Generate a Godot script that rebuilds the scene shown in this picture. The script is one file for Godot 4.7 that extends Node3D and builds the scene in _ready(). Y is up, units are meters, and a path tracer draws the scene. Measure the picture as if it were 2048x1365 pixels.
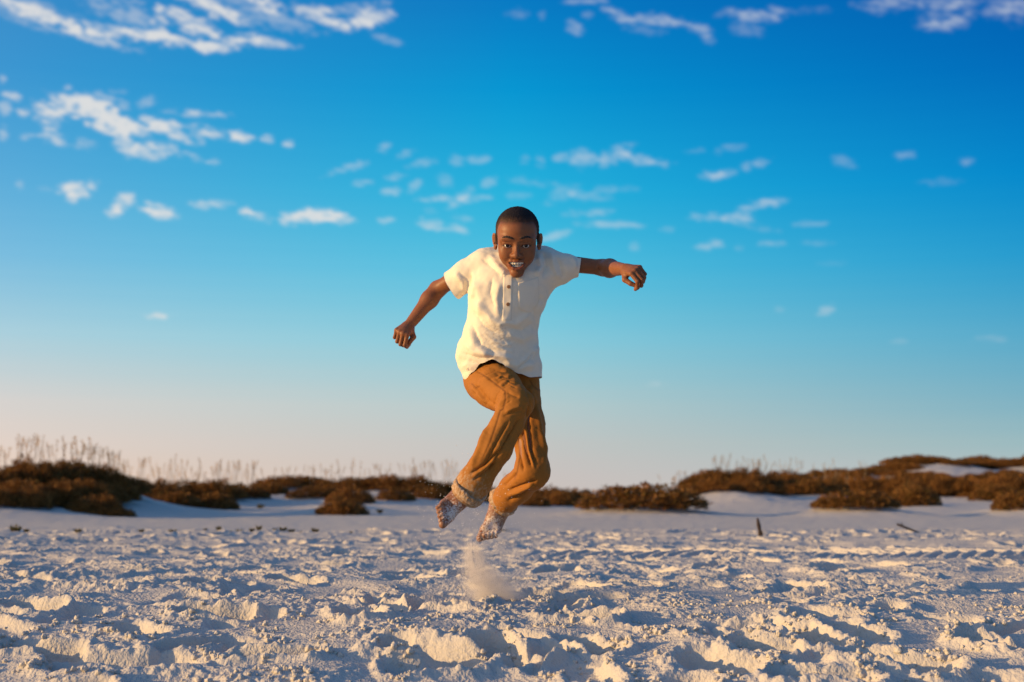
extends Node3D
# A boy in mid-leap above churned white beach sand at golden hour, low dunes with shrubs and sea oats behind.
# World: y up, metres; the camera stands at (0, 0.36, 0) and looks along -z.

const CAM_H := 0.36
const FOCAL := 2844.0                 # pixels of the 2048 x 1365 photograph: a 50 mm lens
const PITCH := 0.1062
const BASE := Vector3(-0.041, 0.0, -4.86)
const SUN_EL := 10.5
const SUN_AZ := 103.0                  # degrees to the left of the view
var names := {}
var rng := RandomNumberGenerator.new()

func _ready() -> void:
	rng.seed = 7
	# ---------------------------------------------------------------- camera
	var cam := Camera3D.new()
	cam.name = "camera"
	cam.position = Vector3(0, CAM_H, 0)
	cam.rotation.x = PITCH
	cam.fov = rad_to_deg(2.0 * atan(682.5 / FOCAL))
	cam.near = 0.05
	cam.far = 6000.0
	var ca := CameraAttributesPhysical.new()
	ca.frustum_focal_length = 50.0
	ca.exposure_aperture = 3.5
	ca.frustum_focus_distance = 4.4
	cam.attributes = ca
	add_child(cam)
	cam.fov = rad_to_deg(2.0 * atan(682.5 / FOCAL))
	cam.current = true
	# ---------------------------------------------------------------- sky, air, exposure
	var env := Environment.new()
	env.background_mode = Environment.BG_SKY
	env.background_energy_multiplier = 0.93
	env.tonemap_mode = Environment.TONE_MAPPER_LINEAR
	env.tonemap_exposure = 1.075
	env.sdfgi_enabled = true
	env.ssao_enabled = true
	env.ssil_enabled = true
	var sky := Sky.new()
	var pano := PanoramaSkyMaterial.new()
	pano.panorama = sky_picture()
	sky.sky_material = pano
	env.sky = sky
	var we := WorldEnvironment.new()
	we.name = "sky"
	we.environment = env
	add_child(we)
	# ---------------------------------------------------------------- sun
	var sun := DirectionalLight3D.new()
	sun.name = "sun"
	sun.light_color = Color(1.0, 0.82, 0.56)
	sun.light_energy = 1.6
	sun.light_angular_distance = 0.5
	sun.shadow_enabled = true
	add_child(sun)
	var el := deg_to_rad(SUN_EL)
	var az := deg_to_rad(SUN_AZ)
	var to_sun := Vector3(-sin(az) * cos(el), sin(el), -cos(az) * cos(el))
	sun.look_at_from_position(to_sun * 50.0, Vector3.ZERO, Vector3.UP)
	# ---------------------------------------------------------------- the place, then what stands in it
	var t0 := Time.get_ticks_msec()
	setup_ground()
	build_ground()
	print("ground ", Time.get_ticks_msec() - t0)
	build_plants()
	print("plants ", Time.get_ticks_msec() - t0)
	build_wood()
	build_person()
	print("person ", Time.get_ticks_msec() - t0)
	build_spray()
	print("all ", Time.get_ticks_msec() - t0)

# ==================================================================== helpers
func numbered(n: String) -> String:
	var k: int = names.get(n, 0)
	names[n] = k + 1
	return n if k == 0 else "%s_%03d" % [n, k]

func tag(o: Node3D, label: String, category: String, group := "") -> Node3D:
	o.set_meta("label", label)
	o.set_meta("category", category)
	if group != "":
		o.set_meta("group", group)
	return o

func mesh_node(called: String, m: Mesh, mat: Material, parent: Node = null) -> MeshInstance3D:
	var o := MeshInstance3D.new()
	o.name = called if parent else numbered(called)
	o.mesh = m
	o.material_override = mat
	(parent if parent else self).add_child(o, true)
	return o

func lin(r: float, g: float, b: float) -> Color:     # a real-world base colour as albedo_color
	return Color(r, g, b).linear_to_srgb()

func array_mesh(v: PackedVector3Array, n: PackedVector3Array, c: PackedColorArray, ix: PackedInt32Array) -> ArrayMesh:
	var a := []
	a.resize(Mesh.ARRAY_MAX)
	a[Mesh.ARRAY_VERTEX] = v
	if n.size():
		a[Mesh.ARRAY_NORMAL] = n
	if c.size():
		a[Mesh.ARRAY_COLOR] = c
	a[Mesh.ARRAY_INDEX] = ix
	var m := ArrayMesh.new()
	m.add_surface_from_arrays(Mesh.PRIMITIVE_TRIANGLES, a)
	return m

# A pixel of the photograph, once measured, as a point in the place at that distance.
func spot(px: float, py: float, away: float) -> Vector3:
	var d := Vector3((px - 1024.0) / FOCAL, -(py - 682.5) / FOCAL, -1.0) * away
	var s := sin(PITCH)
	var c := cos(PITCH)
	return Vector3(d.x, d.y * c - d.z * s + CAM_H, d.y * s + d.z * c)

func B(px: float, py: float, dz: float) -> Vector3:  # the same, from the person's own base
	return spot(px, py, 4.86 + dz) - BASE

func on_ground(px: float, py: float) -> Vector3:
	var d := spot(px, py, 1.0) - Vector3(0, CAM_H, 0)
	var t := 2.0
	while t < 60.0:
		var p := Vector3(0, CAM_H, 0) + d * t
		if p.y < ground_base(p.x, p.z):
			return Vector3(p.x, ground_base(p.x, p.z), p.z)
		t += 0.01
	return Vector3(0, CAM_H, 0) + d * t

func to_px(p: Vector3) -> Vector2:                   # from the person's own frame to measured pixels
	var q := p + BASE - Vector3(0, CAM_H, 0)
	var s := sin(-PITCH)
	var c := cos(-PITCH)
	var y := q.y * c - q.z * s
	var z := q.y * s + q.z * c
	return Vector2(1024.0 + FOCAL * q.x / -z, 682.5 - FOCAL * y / -z)

func noise(kind: int, freq: float, seed_: int, octaves := 1) -> FastNoiseLite:
	var n := FastNoiseLite.new()
	n.noise_type = kind as FastNoiseLite.NoiseType
	n.frequency = freq
	n.seed = seed_
	if octaves > 1:
		n.fractal_type = FastNoiseLite.FRACTAL_FBM
		n.fractal_octaves = octaves
	else:
		n.fractal_type = FastNoiseLite.FRACTAL_NONE
	if kind == FastNoiseLite.TYPE_CELLULAR:
		n.cellular_return_type = FastNoiseLite.RETURN_DISTANCE
		n.cellular_jitter = 1.0
	return n

# ==================================================================== sky
# Air by height and side (left, towards the sun; middle; right), and the small clouds that drift in it.
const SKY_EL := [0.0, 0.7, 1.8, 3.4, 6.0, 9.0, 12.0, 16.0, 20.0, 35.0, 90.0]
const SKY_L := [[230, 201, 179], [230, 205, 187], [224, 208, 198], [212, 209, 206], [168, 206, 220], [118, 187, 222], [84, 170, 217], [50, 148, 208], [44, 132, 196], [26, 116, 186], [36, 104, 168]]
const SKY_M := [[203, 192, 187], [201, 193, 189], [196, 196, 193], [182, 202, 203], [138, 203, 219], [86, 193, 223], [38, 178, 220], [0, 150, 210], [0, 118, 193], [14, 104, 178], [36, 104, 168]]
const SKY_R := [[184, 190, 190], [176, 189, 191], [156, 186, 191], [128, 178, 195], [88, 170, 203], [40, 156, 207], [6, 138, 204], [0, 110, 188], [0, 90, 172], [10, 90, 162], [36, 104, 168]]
# x, y, half width, half height in measured pixels, slope, strength, grain of the edge
const CLOUDS := [
	[110, 40, 150, 14, 0.28, 0.75], [250, 68, 160, 13, 0.05, 0.9], [330, 80, 80, 12, 0.1, 0.95], [372, 45, 62, 20, 0.35, 1.25], [320, 52, 18, 34, 0.3, 0.9], [455, 86, 60, 17, -0.25, 1.15], [535, 84, 60, 9, 0.05, 0.8],
	[415, 12, 70, 16, 0.35, 0.95], [240, 20, 90, 26, 0.3, 0.45], [60, 22, 110, 26, 0.2, 0.4], [540, 8, 36, 18, 0.2, 1.1], [610, 20, 60, 14, 0.15, 0.9], [520, 30, 120, 26, 0.15, 0.4], [735, 38, 55, 17, -0.3, 1.2], [690, 48, 70, 11, 0.05, 1.0], [770, 76, 34, 8, 0.2, 0.5], [710, 16, 60, 12, -0.2, 0.6],
	[92, 228, 30, 25, 0.2, 1.2], [165, 215, 60, 28, 0.15, 1.15], [205, 235, 60, 28, 0.2, 1.1], [195, 200, 50, 16, 0.0, 0.8], [262, 252, 46, 18, 0.35, 0.9], [335, 258, 60, 16, 0.3, 1.2], [395, 227, 55, 8, 0.02, 0.95], [425, 264, 45, 11, 0.15, 0.9], [478, 273, 27, 13, 0.15, 1.15], [535, 277, 14, 9, 0, 0.75], [577, 285, 13, 8, 0, 0.85], [108, 280, 32, 11, 0.1, 0.95], [52, 275, 18, 7, 0, 0.55], [172, 288, 24, 10, 0, 0.6], [248, 288, 24, 20, 0.4, 0.8], [300, 305, 30, 18, 0.1, 0.7], [330, 297, 50, 13, 0.25, 0.85], [385, 313, 30, 9, 0.25, 0.5], [430, 322, 18, 7, 0, 0.4], [22, 192, 20, 7, 0.1, 0.8], [48, 223, 14, 11, 0, 0.9], [8, 215, 14, 16, 0, 0.5], [6, 265, 10, 14, 0, 0.5], [134, 176, 10, 7, 0, 0.6], [250, 212, 16, 12, 0, 0.7], [290, 205, 26, 10, -0.3, 0.5], [5, 158, 8, 8, 0, 0.6], [230, 184, 26, 4, 0, 0.3],
	[152, 380, 38, 17, -0.15, 1.15], [142, 398, 14, 12, 0, 0.9], [38, 372, 10, 8, 0, 0.45], [90, 377, 20, 5, 0, 0.3], [244, 405, 27, 16, -0.3, 1.05], [228, 425, 18, 9, -0.2, 0.8], [318, 423, 38, 14, 0.2, 1.2], [424, 408, 38, 9, -0.05, 0.75], [493, 424, 15, 11, 0.1, 1.15], [522, 434, 22, 10, 0.2, 0.6], [600, 437, 40, 15, -0.05, 1.1], [640, 428, 45, 13, 0.05, 0.9], [685, 438, 30, 11, 0.15, 1.0], [772, 441, 20, 7, 0, 0.75],
	[315, 632, 27, 5, 0.02, 1.1], [1310, 769, 26, 6, 0, 0.5], [1975, 679, 34, 8, 0.05, 0.35], [1800, 684, 16, 5, 0, 0.3], [1655, 620, 17, 10, -0.3, 0.75], [1560, 620, 12, 6, 0, 0.25],
	[768, 298, 16, 12, 0, 0.6], [808, 310, 20, 8, -0.3, 0.5], [690, 338, 40, 8, -0.3, 0.55], [728, 365, 22, 6, -0.1, 0.6], [790, 354, 22, 7, -0.1, 0.5], [912, 320, 14, 14, 0, 0.45], [956, 318, 30, 9, -0.1, 0.6], [838, 328, 30, 8, -0.2, 0.4], [783, 383, 18, 11, 0, 0.7], [830, 370, 16, 11, -0.6, 0.5], [893, 362, 22, 12, 0.3, 0.4], [870, 398, 38, 7, -0.05, 0.85], [925, 392, 30, 14, -0.5, 0.9], [950, 397, 36, 8, -0.1, 0.8], [978, 365, 18, 12, -0.5, 0.5], [865, 447, 26, 13, 0.1, 0.95], [912, 457, 26, 9, 0.1, 0.9], [918, 436, 26, 7, 0.2, 0.55], [860, 425, 20, 6, 0.1, 0.5],
	[1050, 320, 12, 10, 0, 0.45], [1082, 323, 15, 13, 0.2, 0.55], [1115, 317, 20, 8, -0.2, 0.6], [1168, 317, 30, 20, 0.0, 0.8], [1225, 312, 40, 17, -0.35, 0.8], [1275, 320, 40, 12, 0.1, 0.8], [1320, 325, 30, 9, 0.05, 0.75], [1060, 365, 45, 9, 0.1, 0.45], [1125, 388, 45, 15, -0.3, 0.45], [1175, 393, 40, 10, 0.1, 0.4], [1205, 380, 26, 7, 0, 0.3], [1040, 392, 30, 8, 0, 0.3], [1150, 428, 26, 8, 0, 0.55], [1195, 426, 34, 8, -0.1, 0.6], [1215, 449, 66, 7, 0.03, 0.75], [1105, 473, 34, 8, -0.25, 0.75], [1255, 378, 30, 5, 0, 0.2], [1270, 492, 12, 10, 0, 0.4], [1335, 458, 16, 6, 0, 0.4],
	[1390, 301, 24, 6, -0.05, 0.5], [1458, 299, 34, 8, -0.15, 0.55], [1420, 352, 26, 9, -0.1, 0.7], [1475, 340, 66, 9, -0.25, 0.75], [1690, 325, 24, 11, 0.3, 0.45], [1810, 311, 25, 9, 0.0, 0.6], [1932, 322, 18, 8, 0, 0.6], [1880, 364, 40, 7, 0, 0.2], [1522, 409, 42, 9, -0.1, 0.95], [1440, 432, 60, 9, 0, 0.85], [1475, 440, 36, 12, 0.2, 0.6], [1530, 460, 40, 6, 0.1, 0.35], [1420, 491, 30, 9, -0.15, 0.75], [1540, 487, 34, 6, 0, 0.6], [1625, 448, 40, 5, 0, 0.4], [1640, 486, 40, 5, 0, 0.25], [1480, 492, 10, 8, 0, 0.4], [1565, 400, 30, 5, 0, 0.15], [1670, 527, 30, 6, 0, 0.15],
	[1215, 20, 22, 7, 0, 0.7], [1310, 40, 62, 11, 0.12, 1.0], [1240, 30, 30, 12, 0.3, 0.5], [1405, 65, 26, 14, 0.35, 0.85], [1510, 32, 46, 12, 0.12, 1.0], [1555, 22, 24, 8, 0.25, 0.6], [1450, 24, 22, 6, -0.3, 0.5], [1150, 56, 18, 12, 0.2, 0.8], [1178, 28, 12, 7, 0, 0.4], [1085, 30, 8, 8, 0, 0.5], [1030, 28, 24, 10, 0, 0.35], [1170, 2, 40, 6, 0, 0.7], [1500, 60, 40, 12, 0.2, 0.35], [1290, 60, 40, 8, 0.1, 0.25],
	[1780, 8, 60, 16, 0.05, 0.8], [1880, 20, 50, 30, 0, 0.7], [1900, 45, 45, 14, -0.1, 0.65], [1935, 10, 30, 16, 0, 0.6], [2000, 15, 40, 22, 0, 0.5], [2040, 20, 40, 24, 0, 0.6], [1600, 22, 60, 7, 0, 0.25],
]
var sky_lut := []
var cloud_at := []                    # [azimuth, height, half width, half height, slope, strength] in degrees
var n_cloud: FastNoiseLite
var n_wisp: FastNoiseLite
var n_patch: FastNoiseLite

func lut(table: Array, el: float) -> Vector3:
	var k := 0
	while k < SKY_EL.size() - 2 and SKY_EL[k + 1] < el:
		k += 1
	var t := clampf((el - SKY_EL[k]) / (SKY_EL[k + 1] - SKY_EL[k]), 0.0, 1.0)
	var a: Array = table[k]
	var b: Array = table[k + 1]
	return Vector3(lerpf(a[0], b[0], t), lerpf(a[1], b[1], t), lerpf(a[2], b[2], t)) / 255.0

func air(az: float, el: float) -> Color:             # linear colour of the clear sky
	var h := int(clampf(el, 0.0, 90.0) * 5.0)
	var row: Array = sky_lut[h]
	# side: -1 at the frame's left edge, 1 at its right; levels off beyond
	var s := clampf(az / 19.8, -1.6, 1.2) if absf(az) < 90.0 else (-1.6 if az < 0.0 else 1.2)
	if az < -140.0:
		s = lerpf(-1.6, 1.2, (-140.0 - az) / 40.0)
	var c: Vector3
	if s < 0.0:
		c = row[1].lerp(row[0], -s)
	else:
		c = row[1].lerp(row[2], s)
	# the glow round the low sun, raised and widened to add warm fill
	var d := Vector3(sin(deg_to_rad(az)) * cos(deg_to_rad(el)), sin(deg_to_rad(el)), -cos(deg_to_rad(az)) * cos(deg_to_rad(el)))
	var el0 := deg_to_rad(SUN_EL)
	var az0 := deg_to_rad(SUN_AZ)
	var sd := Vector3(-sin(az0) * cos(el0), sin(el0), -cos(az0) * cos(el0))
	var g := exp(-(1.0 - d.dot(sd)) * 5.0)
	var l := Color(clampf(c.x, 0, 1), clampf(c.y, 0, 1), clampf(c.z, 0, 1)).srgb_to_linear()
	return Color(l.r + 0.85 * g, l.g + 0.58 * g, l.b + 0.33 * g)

func cloud(az: float, el: float, near: Array) -> float:
	var n := n_cloud.get_noise_2d(az * 0.62 + el * 0.35, el * 1.9 + az * 0.18)
	var n2 := n_wisp.get_noise_2d(az * 0.7 + el * 0.4, el * 1.7 + az * 0.2)
	var d := 0.0
	for k in near:
		var q: Array = cloud_at[k]
		var x: float = (az - q[0])
		var y: float = (el - q[1]) + q[4] * x
		var e: float = (x / q[2]) * (x / q[2]) + (y / q[3]) * (y / q[3])
		if e < 2.6:
			var v: float = 1.0 - e * 0.62 + n * 0.8 + n2 * 0.6
			d += smoothstep(0.05, 1.45, v) * minf(1.05, q[5] * 0.92) * (1.0 - smoothstep(1.3, 2.6, e))
	return minf(d, 1.0)

func shade_pixel(im: Image, u: int, v: int, w: int, h: int, near: Array, u0 := 0, v0 := 0) -> void:
	var az := ((u + 0.5) / w - 0.5) * 360.0
	var el := (0.5 - (v + 0.5) / h) * 180.0
	var c := air(az, el)
	var d := cloud(az, el, near)
	# the same kind of small drifting patches beyond the frame
	var out := smoothstep(21.0, 30.0, absf(az)) if el < 21.0 else smoothstep(20.8, 24.0, el)
	if el > 21.0:
		out = maxf(out, smoothstep(21.0, 30.0, absf(az)))
	if out > 0.0:
		var r := cos(deg_to_rad(el)) / maxf(sin(deg_to_rad(el)), 0.08)
		var x := sin(deg_to_rad(az)) * r * 60.0
		var y := -cos(deg_to_rad(az)) * r * 60.0
		var p := n_patch.get_noise_2d(x * 0.1, y * 0.1) * 0.9 + n_cloud.get_noise_2d(x * 0.08, y * 0.08) * 0.5
		d = maxf(d, out * smoothstep(0.22, 0.75, p) * 0.9 * smoothstep(2.0, 7.0, el))
	if d > 0.0:
		var s := clampf(0.5 - az / 40.0, 0.0, 1.2)
		var white := Color(0.66 + 0.13 * s, 0.70 + 0.07 * s, 0.74)
		c = c.lerp(white, d * 0.9)
	im.set_pixel(u - u0, v - v0, c)

func sky_picture() -> ImageTexture:
	n_cloud = noise(FastNoiseLite.TYPE_SIMPLEX_SMOOTH, 0.75, 11, 3)
	n_wisp = noise(FastNoiseLite.TYPE_SIMPLEX_SMOOTH, 2.6, 5, 2)
	n_patch = noise(FastNoiseLite.TYPE_SIMPLEX_SMOOTH, 0.16, 23, 3)
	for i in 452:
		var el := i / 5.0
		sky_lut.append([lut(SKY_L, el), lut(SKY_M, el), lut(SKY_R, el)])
	for q in CLOUDS:
		var d := spot(q[0], q[1], 1.0) - Vector3(0, CAM_H, 0)
		var e := spot(q[0] + 30.0, q[1], 1.0) - Vector3(0, CAM_H, 0)
		var az := rad_to_deg(atan2(d.x, -d.z))
		var per := (rad_to_deg(atan2(e.x, -e.z)) - az) / 30.0
		cloud_at.append([az, rad_to_deg(asin(d.normalized().y)), q[2] * per, q[3] * rad_to_deg(1.0 / FOCAL), q[4] * 1.0, q[5] * lerpf(0.95, 0.55, smoothstep(450.0, 1000.0, q[0]))])
	var w := 1024
	var h := 512
	var whole := Image.create_empty(w, h, false, Image.FORMAT_RGBF)
	for v in h / 2 + 2:
		for u in w:
			shade_pixel(whole, u, v, w, h, [])
	var low := air(10.0, 0.0)
	for v in range(h / 2 + 2, h):
		for u in w:
			whole.set_pixel(u, v, low)
	whole.resize(4096, 2048, Image.INTERPOLATE_BILINEAR)
	# the part of the sky with the measured clouds, at full detail
	var u0 := 2048 - 290
	var v0 := 1024 - 300
	var fine := Image.create_empty(580, 302, false, Image.FORMAT_RGBF)
	for v in 302:
		var el := (0.5 - (v + v0 + 0.5) / 2048.0) * 180.0
		var rowed := []
		for k in cloud_at.size():
			if absf(cloud_at[k][1] - el) < cloud_at[k][3] * 1.7 + absf(cloud_at[k][4]) * cloud_at[k][2] * 1.7:
				rowed.append(k)
		for u in 580:
			var az := ((u + u0 + 0.5) / 4096.0 - 0.5) * 360.0
			var near := []
			for k in rowed:
				if absf(cloud_at[k][0] - az) < cloud_at[k][2] * 1.7:
					near.append(k)
			shade_pixel(fine, u + u0, v + v0, 4096, 2048, near, u0, v0)
	whole.blit_rect(fine, Rect2i(0, 0, 580, 302), Vector2i(u0, v0))
	# Godot lays the panorama's edge, not its middle, on -z
	var turned := Image.create_empty(4096, 2048, false, Image.FORMAT_RGBF)
	turned.blit_rect(whole, Rect2i(2048, 0, 2048, 2048), Vector2i(0, 0))
	turned.blit_rect(whole, Rect2i(0, 0, 2048, 2048), Vector2i(2048, 0))
	return ImageTexture.create_from_image(turned)

# ==================================================================== ground
var n_swell: FastNoiseLite
var n_warp: FastNoiseLite
var n_pit: FastNoiseLite
var n_lump: FastNoiseLite
var n_clod: FastNoiseLite
var n_fine: FastNoiseLite
var n_mask: FastNoiseLite
var n_dune: FastNoiseLite
var dunes := []                       # [x, z, half width, half depth, height, steepness]
var prints := {}                      # footprints by cell of half a metre

func setup_ground() -> void:
	n_swell = noise(FastNoiseLite.TYPE_SIMPLEX_SMOOTH, 0.55, 3, 2)
	n_warp = noise(FastNoiseLite.TYPE_SIMPLEX_SMOOTH, 1.7, 8, 2)
	n_pit = noise(FastNoiseLite.TYPE_CELLULAR, 2.9, 31)
	n_lump = noise(FastNoiseLite.TYPE_CELLULAR, 13.0, 4)
	n_clod = noise(FastNoiseLite.TYPE_CELLULAR, 38.0, 9)
	n_fine = noise(FastNoiseLite.TYPE_SIMPLEX_SMOOTH, 24.0, 6, 3)
	n_mask = noise(FastNoiseLite.TYPE_SIMPLEX_SMOOTH, 2.1, 14, 2)
	n_dune = noise(FastNoiseLite.TYPE_SIMPLEX_SMOOTH, 0.16, 19, 4)
	# sand mounds: measured x, distance, half width, top of the sand, depth
	for q in [
		[20, 22, 190, 962, 3.2], [130, 23, 150, 948, 3.0], [230, 24, 110, 975, 3.0],
		[370, 31, 160, 972, 4.0], [520, 33, 120, 975, 4.0], [600, 36, 120, 962, 5.0], [760, 34, 170, 965, 4.5], [880, 35, 130, 972, 4.5], [1010, 38, 130, 984, 5.0], [1130, 40, 100, 984, 5.0], [1500, 37, 0, 0, 0],
		[1430, 37, 120, 952, 4.5], [1560, 39, 130, 958, 4.5], [1700, 58, 180, 946, 8.0], [1830, 60, 170, 930, 9.0], [1960, 62, 170, 940, 9.0], [2080, 60, 170, 930, 9.0], [2250, 60, 220, 935, 9.0], [-200, 23, 220, 955, 3.0], [-500, 30, 300, 950, 5.0], [2500, 55, 250, 945, 8.0],
		[1285, 21.5, 150, 1012, 1.2], [1712, 21.5, 110, 1010, 1.1], [2060, 22, 90, 1008, 1.1], [690, 25, 90, 1008, 1.5], [1830, 31, 90, 990, 1.8],
	]:
		if q[2] == 0:
			continue
		var top := spot(q[0], q[3], q[1])
		dunes.append([top.x, top.z, q[2] * q[1] / FOCAL, q[4], maxf(top.y - (0.22 if q[3] < 1000 else 0.0), 0.05)])
	# footprints at measured places: x, y, direction in degrees, length, width, depth, tread
	for q in [[545, 1322, 3, 0.26, 0.095, 0.042, 1], [430, 1232, 5, 0.25, 0.1, 0.05, 0], [755, 1190, 40, 0.16, 0.12, 0.05, 0], [900, 1212, 20, 0.28, 0.16, 0.05, 0], [720, 1236, 70, 0.2, 0.12, 0.05, 0], [1180, 1290, 50, 0.22, 0.11, 0.05, 0], [1520, 1265, 60, 0.22, 0.12, 0.055, 0], [1620, 1290, 65, 0.25, 0.13, 0.06, 0], [1530, 1310, 30, 0.2, 0.11, 0.05, 0], [1690, 1180, 0, 0.5, 0.2, 0.04, 0], [180, 1180, 10, 0.4, 0.18, 0.04, 0], [60, 1215, 30, 0.24, 0.12, 0.05, 0], [80, 1300, 10, 0.24, 0.12, 0.05, 0], [870, 1310, 30, 0.34, 0.2, 0.05, 0], [1000, 1300, 60, 0.22, 0.12, 0.05, 0], [1160, 1240, 20, 0.24, 0.12, 0.05, 0], [250, 1325, 0, 0.4, 0.16, 0.03, 0], [1800, 1330, 30, 0.3, 0.16, 0.05, 0], [2000, 1290, 50, 0.24, 0.12, 0.06, 0], [1440, 1330, 40, 0.26, 0.14, 0.05, 0]]:
		var p := on_ground(q[0], q[1])
		add_print(p.x, p.z, deg_to_rad(q[2]), q[3], q[4], q[5], q[6])
	var r := RandomNumberGenerator.new()
	r.seed = 51
	for i in 1100:
		var d := sqrt(r.randf_range(3.0 * 3.0, 13.8 * 13.8))
		add_print(r.randf_range(-0.62, 0.62) * d, -d, r.randf_range(0, TAU), r.randf_range(0.2, 0.30), r.randf_range(0.085, 0.14), r.randf_range(0.012, 0.031), 0)

func add_print(x: float, z: float, a: float, l: float, w: float, d: float, tread: int) -> void:
	var q := [x, z, cos(a), sin(a), l * 0.5, w * 0.5, d, tread]
	var r := l * 0.5 + 0.09
	for i in range(floori((x - r) * 2.0), floori((x + r) * 2.0) + 1):
		for j in range(floori((z - r) * 2.0), floori((z + r) * 2.0) + 1):
			var k := Vector2i(i, j)
			if not prints.has(k):
				prints[k] = []
			prints[k].append(q)

func ground_base(x: float, z: float) -> float:       # the dunes and the flat, without the churned detail
	var d := -z
	# the beach falls away towards the water, where the photographer kneels
	var t := 4.7 - d
	var y := -0.11 * 0.5 * (t + sqrt(t * t + 0.09)) if d < 9.0 else 0.0
	if d > 15.0:
		for q in dunes:
			var u: float = (x - q[0]) / q[2]
			var v: float = (z - q[1]) / q[3]
			var e := u * u + v * v
			if e < 5.0:
				y = maxf(y, 0.0) + 0.0
				var hgt: float = q[4] * exp(-e * 0.9)
				y = y + hgt - minf(y, hgt) * 0.75
		y += n_dune.get_noise_2d(x * 2.0, z * 2.0) * 0.10 * smoothstep(16.0, 26.0, d) * smoothstep(0.0, 0.3, y)
		y += smoothstep(40.0, 120.0, d) * 0.35 * (0.5 + n_dune.get_noise_2d(x * 0.3, z * 0.3))
	return y

func ground_at(x: float, z: float) -> float:
	var d := -z
	var rough := 1.0 - smoothstep(13.0, 15.5, d + n_warp.get_noise_2d(x * 0.4, z * 0.4) * 1.5)
	var y := ground_base(x, z) + n_swell.get_noise_2d(x, z) * 0.028 * (0.25 + 0.75 * rough)
	if rough < 0.01:
		return y + n_swell.get_noise_2d(x * 6.0, z * 2.0) * 0.006
	var wx := n_warp.get_noise_2d(x, z) * 0.20
	var wz := n_warp.get_noise_2d(x + 31.7, z - 9.1) * 0.20
	var f := n_pit.get_noise_2d((x + wx) * 0.72, z + wz) + 1.0     # 0 in a hollow, about 0.7 on the ridges between
	var ridge := smoothstep(0.16, 0.72, f)
	var h := 0.023 * (ridge - 0.5)
	var clumpy := smoothstep(0.1, 0.7, ridge) * smoothstep(-0.35, 0.25, n_mask.get_noise_2d(x, z))
	# trodden prints press the clumps flat and push a rim up around them
	var pressed := 0.0
	var sink := 0.0
	var rim := 0.0
	var lines := 0.0
	var cell: Array = prints.get(Vector2i(floori(x * 2.0), floori(z * 2.0)), [])
	for q in cell:
		var dx: float = x - q[0]
		var dz: float = z - q[1]
		var u: float = (dx * q[2] + dz * q[3]) / q[4]
		var v: float = (dz * q[2] - dx * q[3]) / (q[5] * (1.0 - 0.18 * cos(u * 2.6)))
		var e := sqrt(u * u * u * u + v * v)
		if e < 2.4:
			var inside := 1.0 - smoothstep(0.72, 1.12, e)
			sink = maxf(sink, inside * q[6] * (1.0 + 0.25 * u))
			pressed = maxf(pressed, 1.0 - smoothstep(0.85, 1.25, e))
			rim = maxf(rim, exp(-(e - 1.42) * (e - 1.42) * 9.0) * q[6] * 0.55)
			if q[7] == 1 and u > 0.35:
				lines += inside * 0.003 * sin(u * 48.0)
	clumpy = maxf(clumpy, smoothstep(0.004, 0.02, rim)) * (1.0 - pressed)
	var f1 := (n_lump.get_noise_2d(x + wx * 0.3, z + wz * 0.3) + 1.0) / 0.62
	h += clumpy * (maxf(1.0 - f1 * f1, -0.2) - 0.3) * 0.0058
	if d < 9.0:
		var f2 := (n_clod.get_noise_2d(x, z) + 1.0) / 0.58
		h += (0.10 + clumpy) * maxf(1.0 - f2 * f2, -0.3) * 0.0050 * (1.0 - pressed * 0.92)
	h += n_fine.get_noise_2d(x, z) * 0.0040 * (0.25 + clumpy) * (1.0 - pressed * 0.85)
	h = lerpf(h, -0.012, pressed * 0.75) + rim * (0.75 + 0.5 * n_fine.get_noise_2d(x * 0.5, z * 0.5)) - sink + lines
	# the wheel track with its chevron lugs
	if x > -0.2 and d > 7.4 and d < 9.6:
		var track := d - 8.55 - 0.03 * sin(x * 1.3)
		var on := (1.0 - smoothstep(0.3, 0.42, absf(track))) * smoothstep(-0.1, 0.4, x)
		if on > 0.0:
			var chev := sin((x + absf(track) * 0.55) * 60.0 + n_warp.get_noise_2d(x * 2.0, z) * 1.2)
			h = lerpf(h, smoothstep(-0.2, 0.5, chev) * 0.026 - 0.010 + n_fine.get_noise_2d(x, z) * 0.006, on * 0.8)
	return y + h * rough

func sand_material(fine: bool) -> StandardMaterial3D:
	var m := StandardMaterial3D.new()
	m.albedo_color = lin(0.60, 0.55, 0.465)
	m.roughness = 0.95
	m.metallic_specular = 0.25
	if fine:
		var t := NoiseTexture2D.new()
		t.width = 512
		t.height = 512
		t.seamless = true
		var n := noise(FastNoiseLite.TYPE_SIMPLEX_SMOOTH, 0.045, 77, 5)
		n.fractal_gain = 0.62
		t.noise = n
		m.heightmap_enabled = true
		m.heightmap_texture = t
		m.heightmap_scale = 0.7
		m.uv1_triplanar = true
		m.uv1_world_triplanar = true
		m.uv1_scale = Vector3(2.3, 2.3, 2.3)
	m.vertex_color_use_as_albedo = true
	return m

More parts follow.
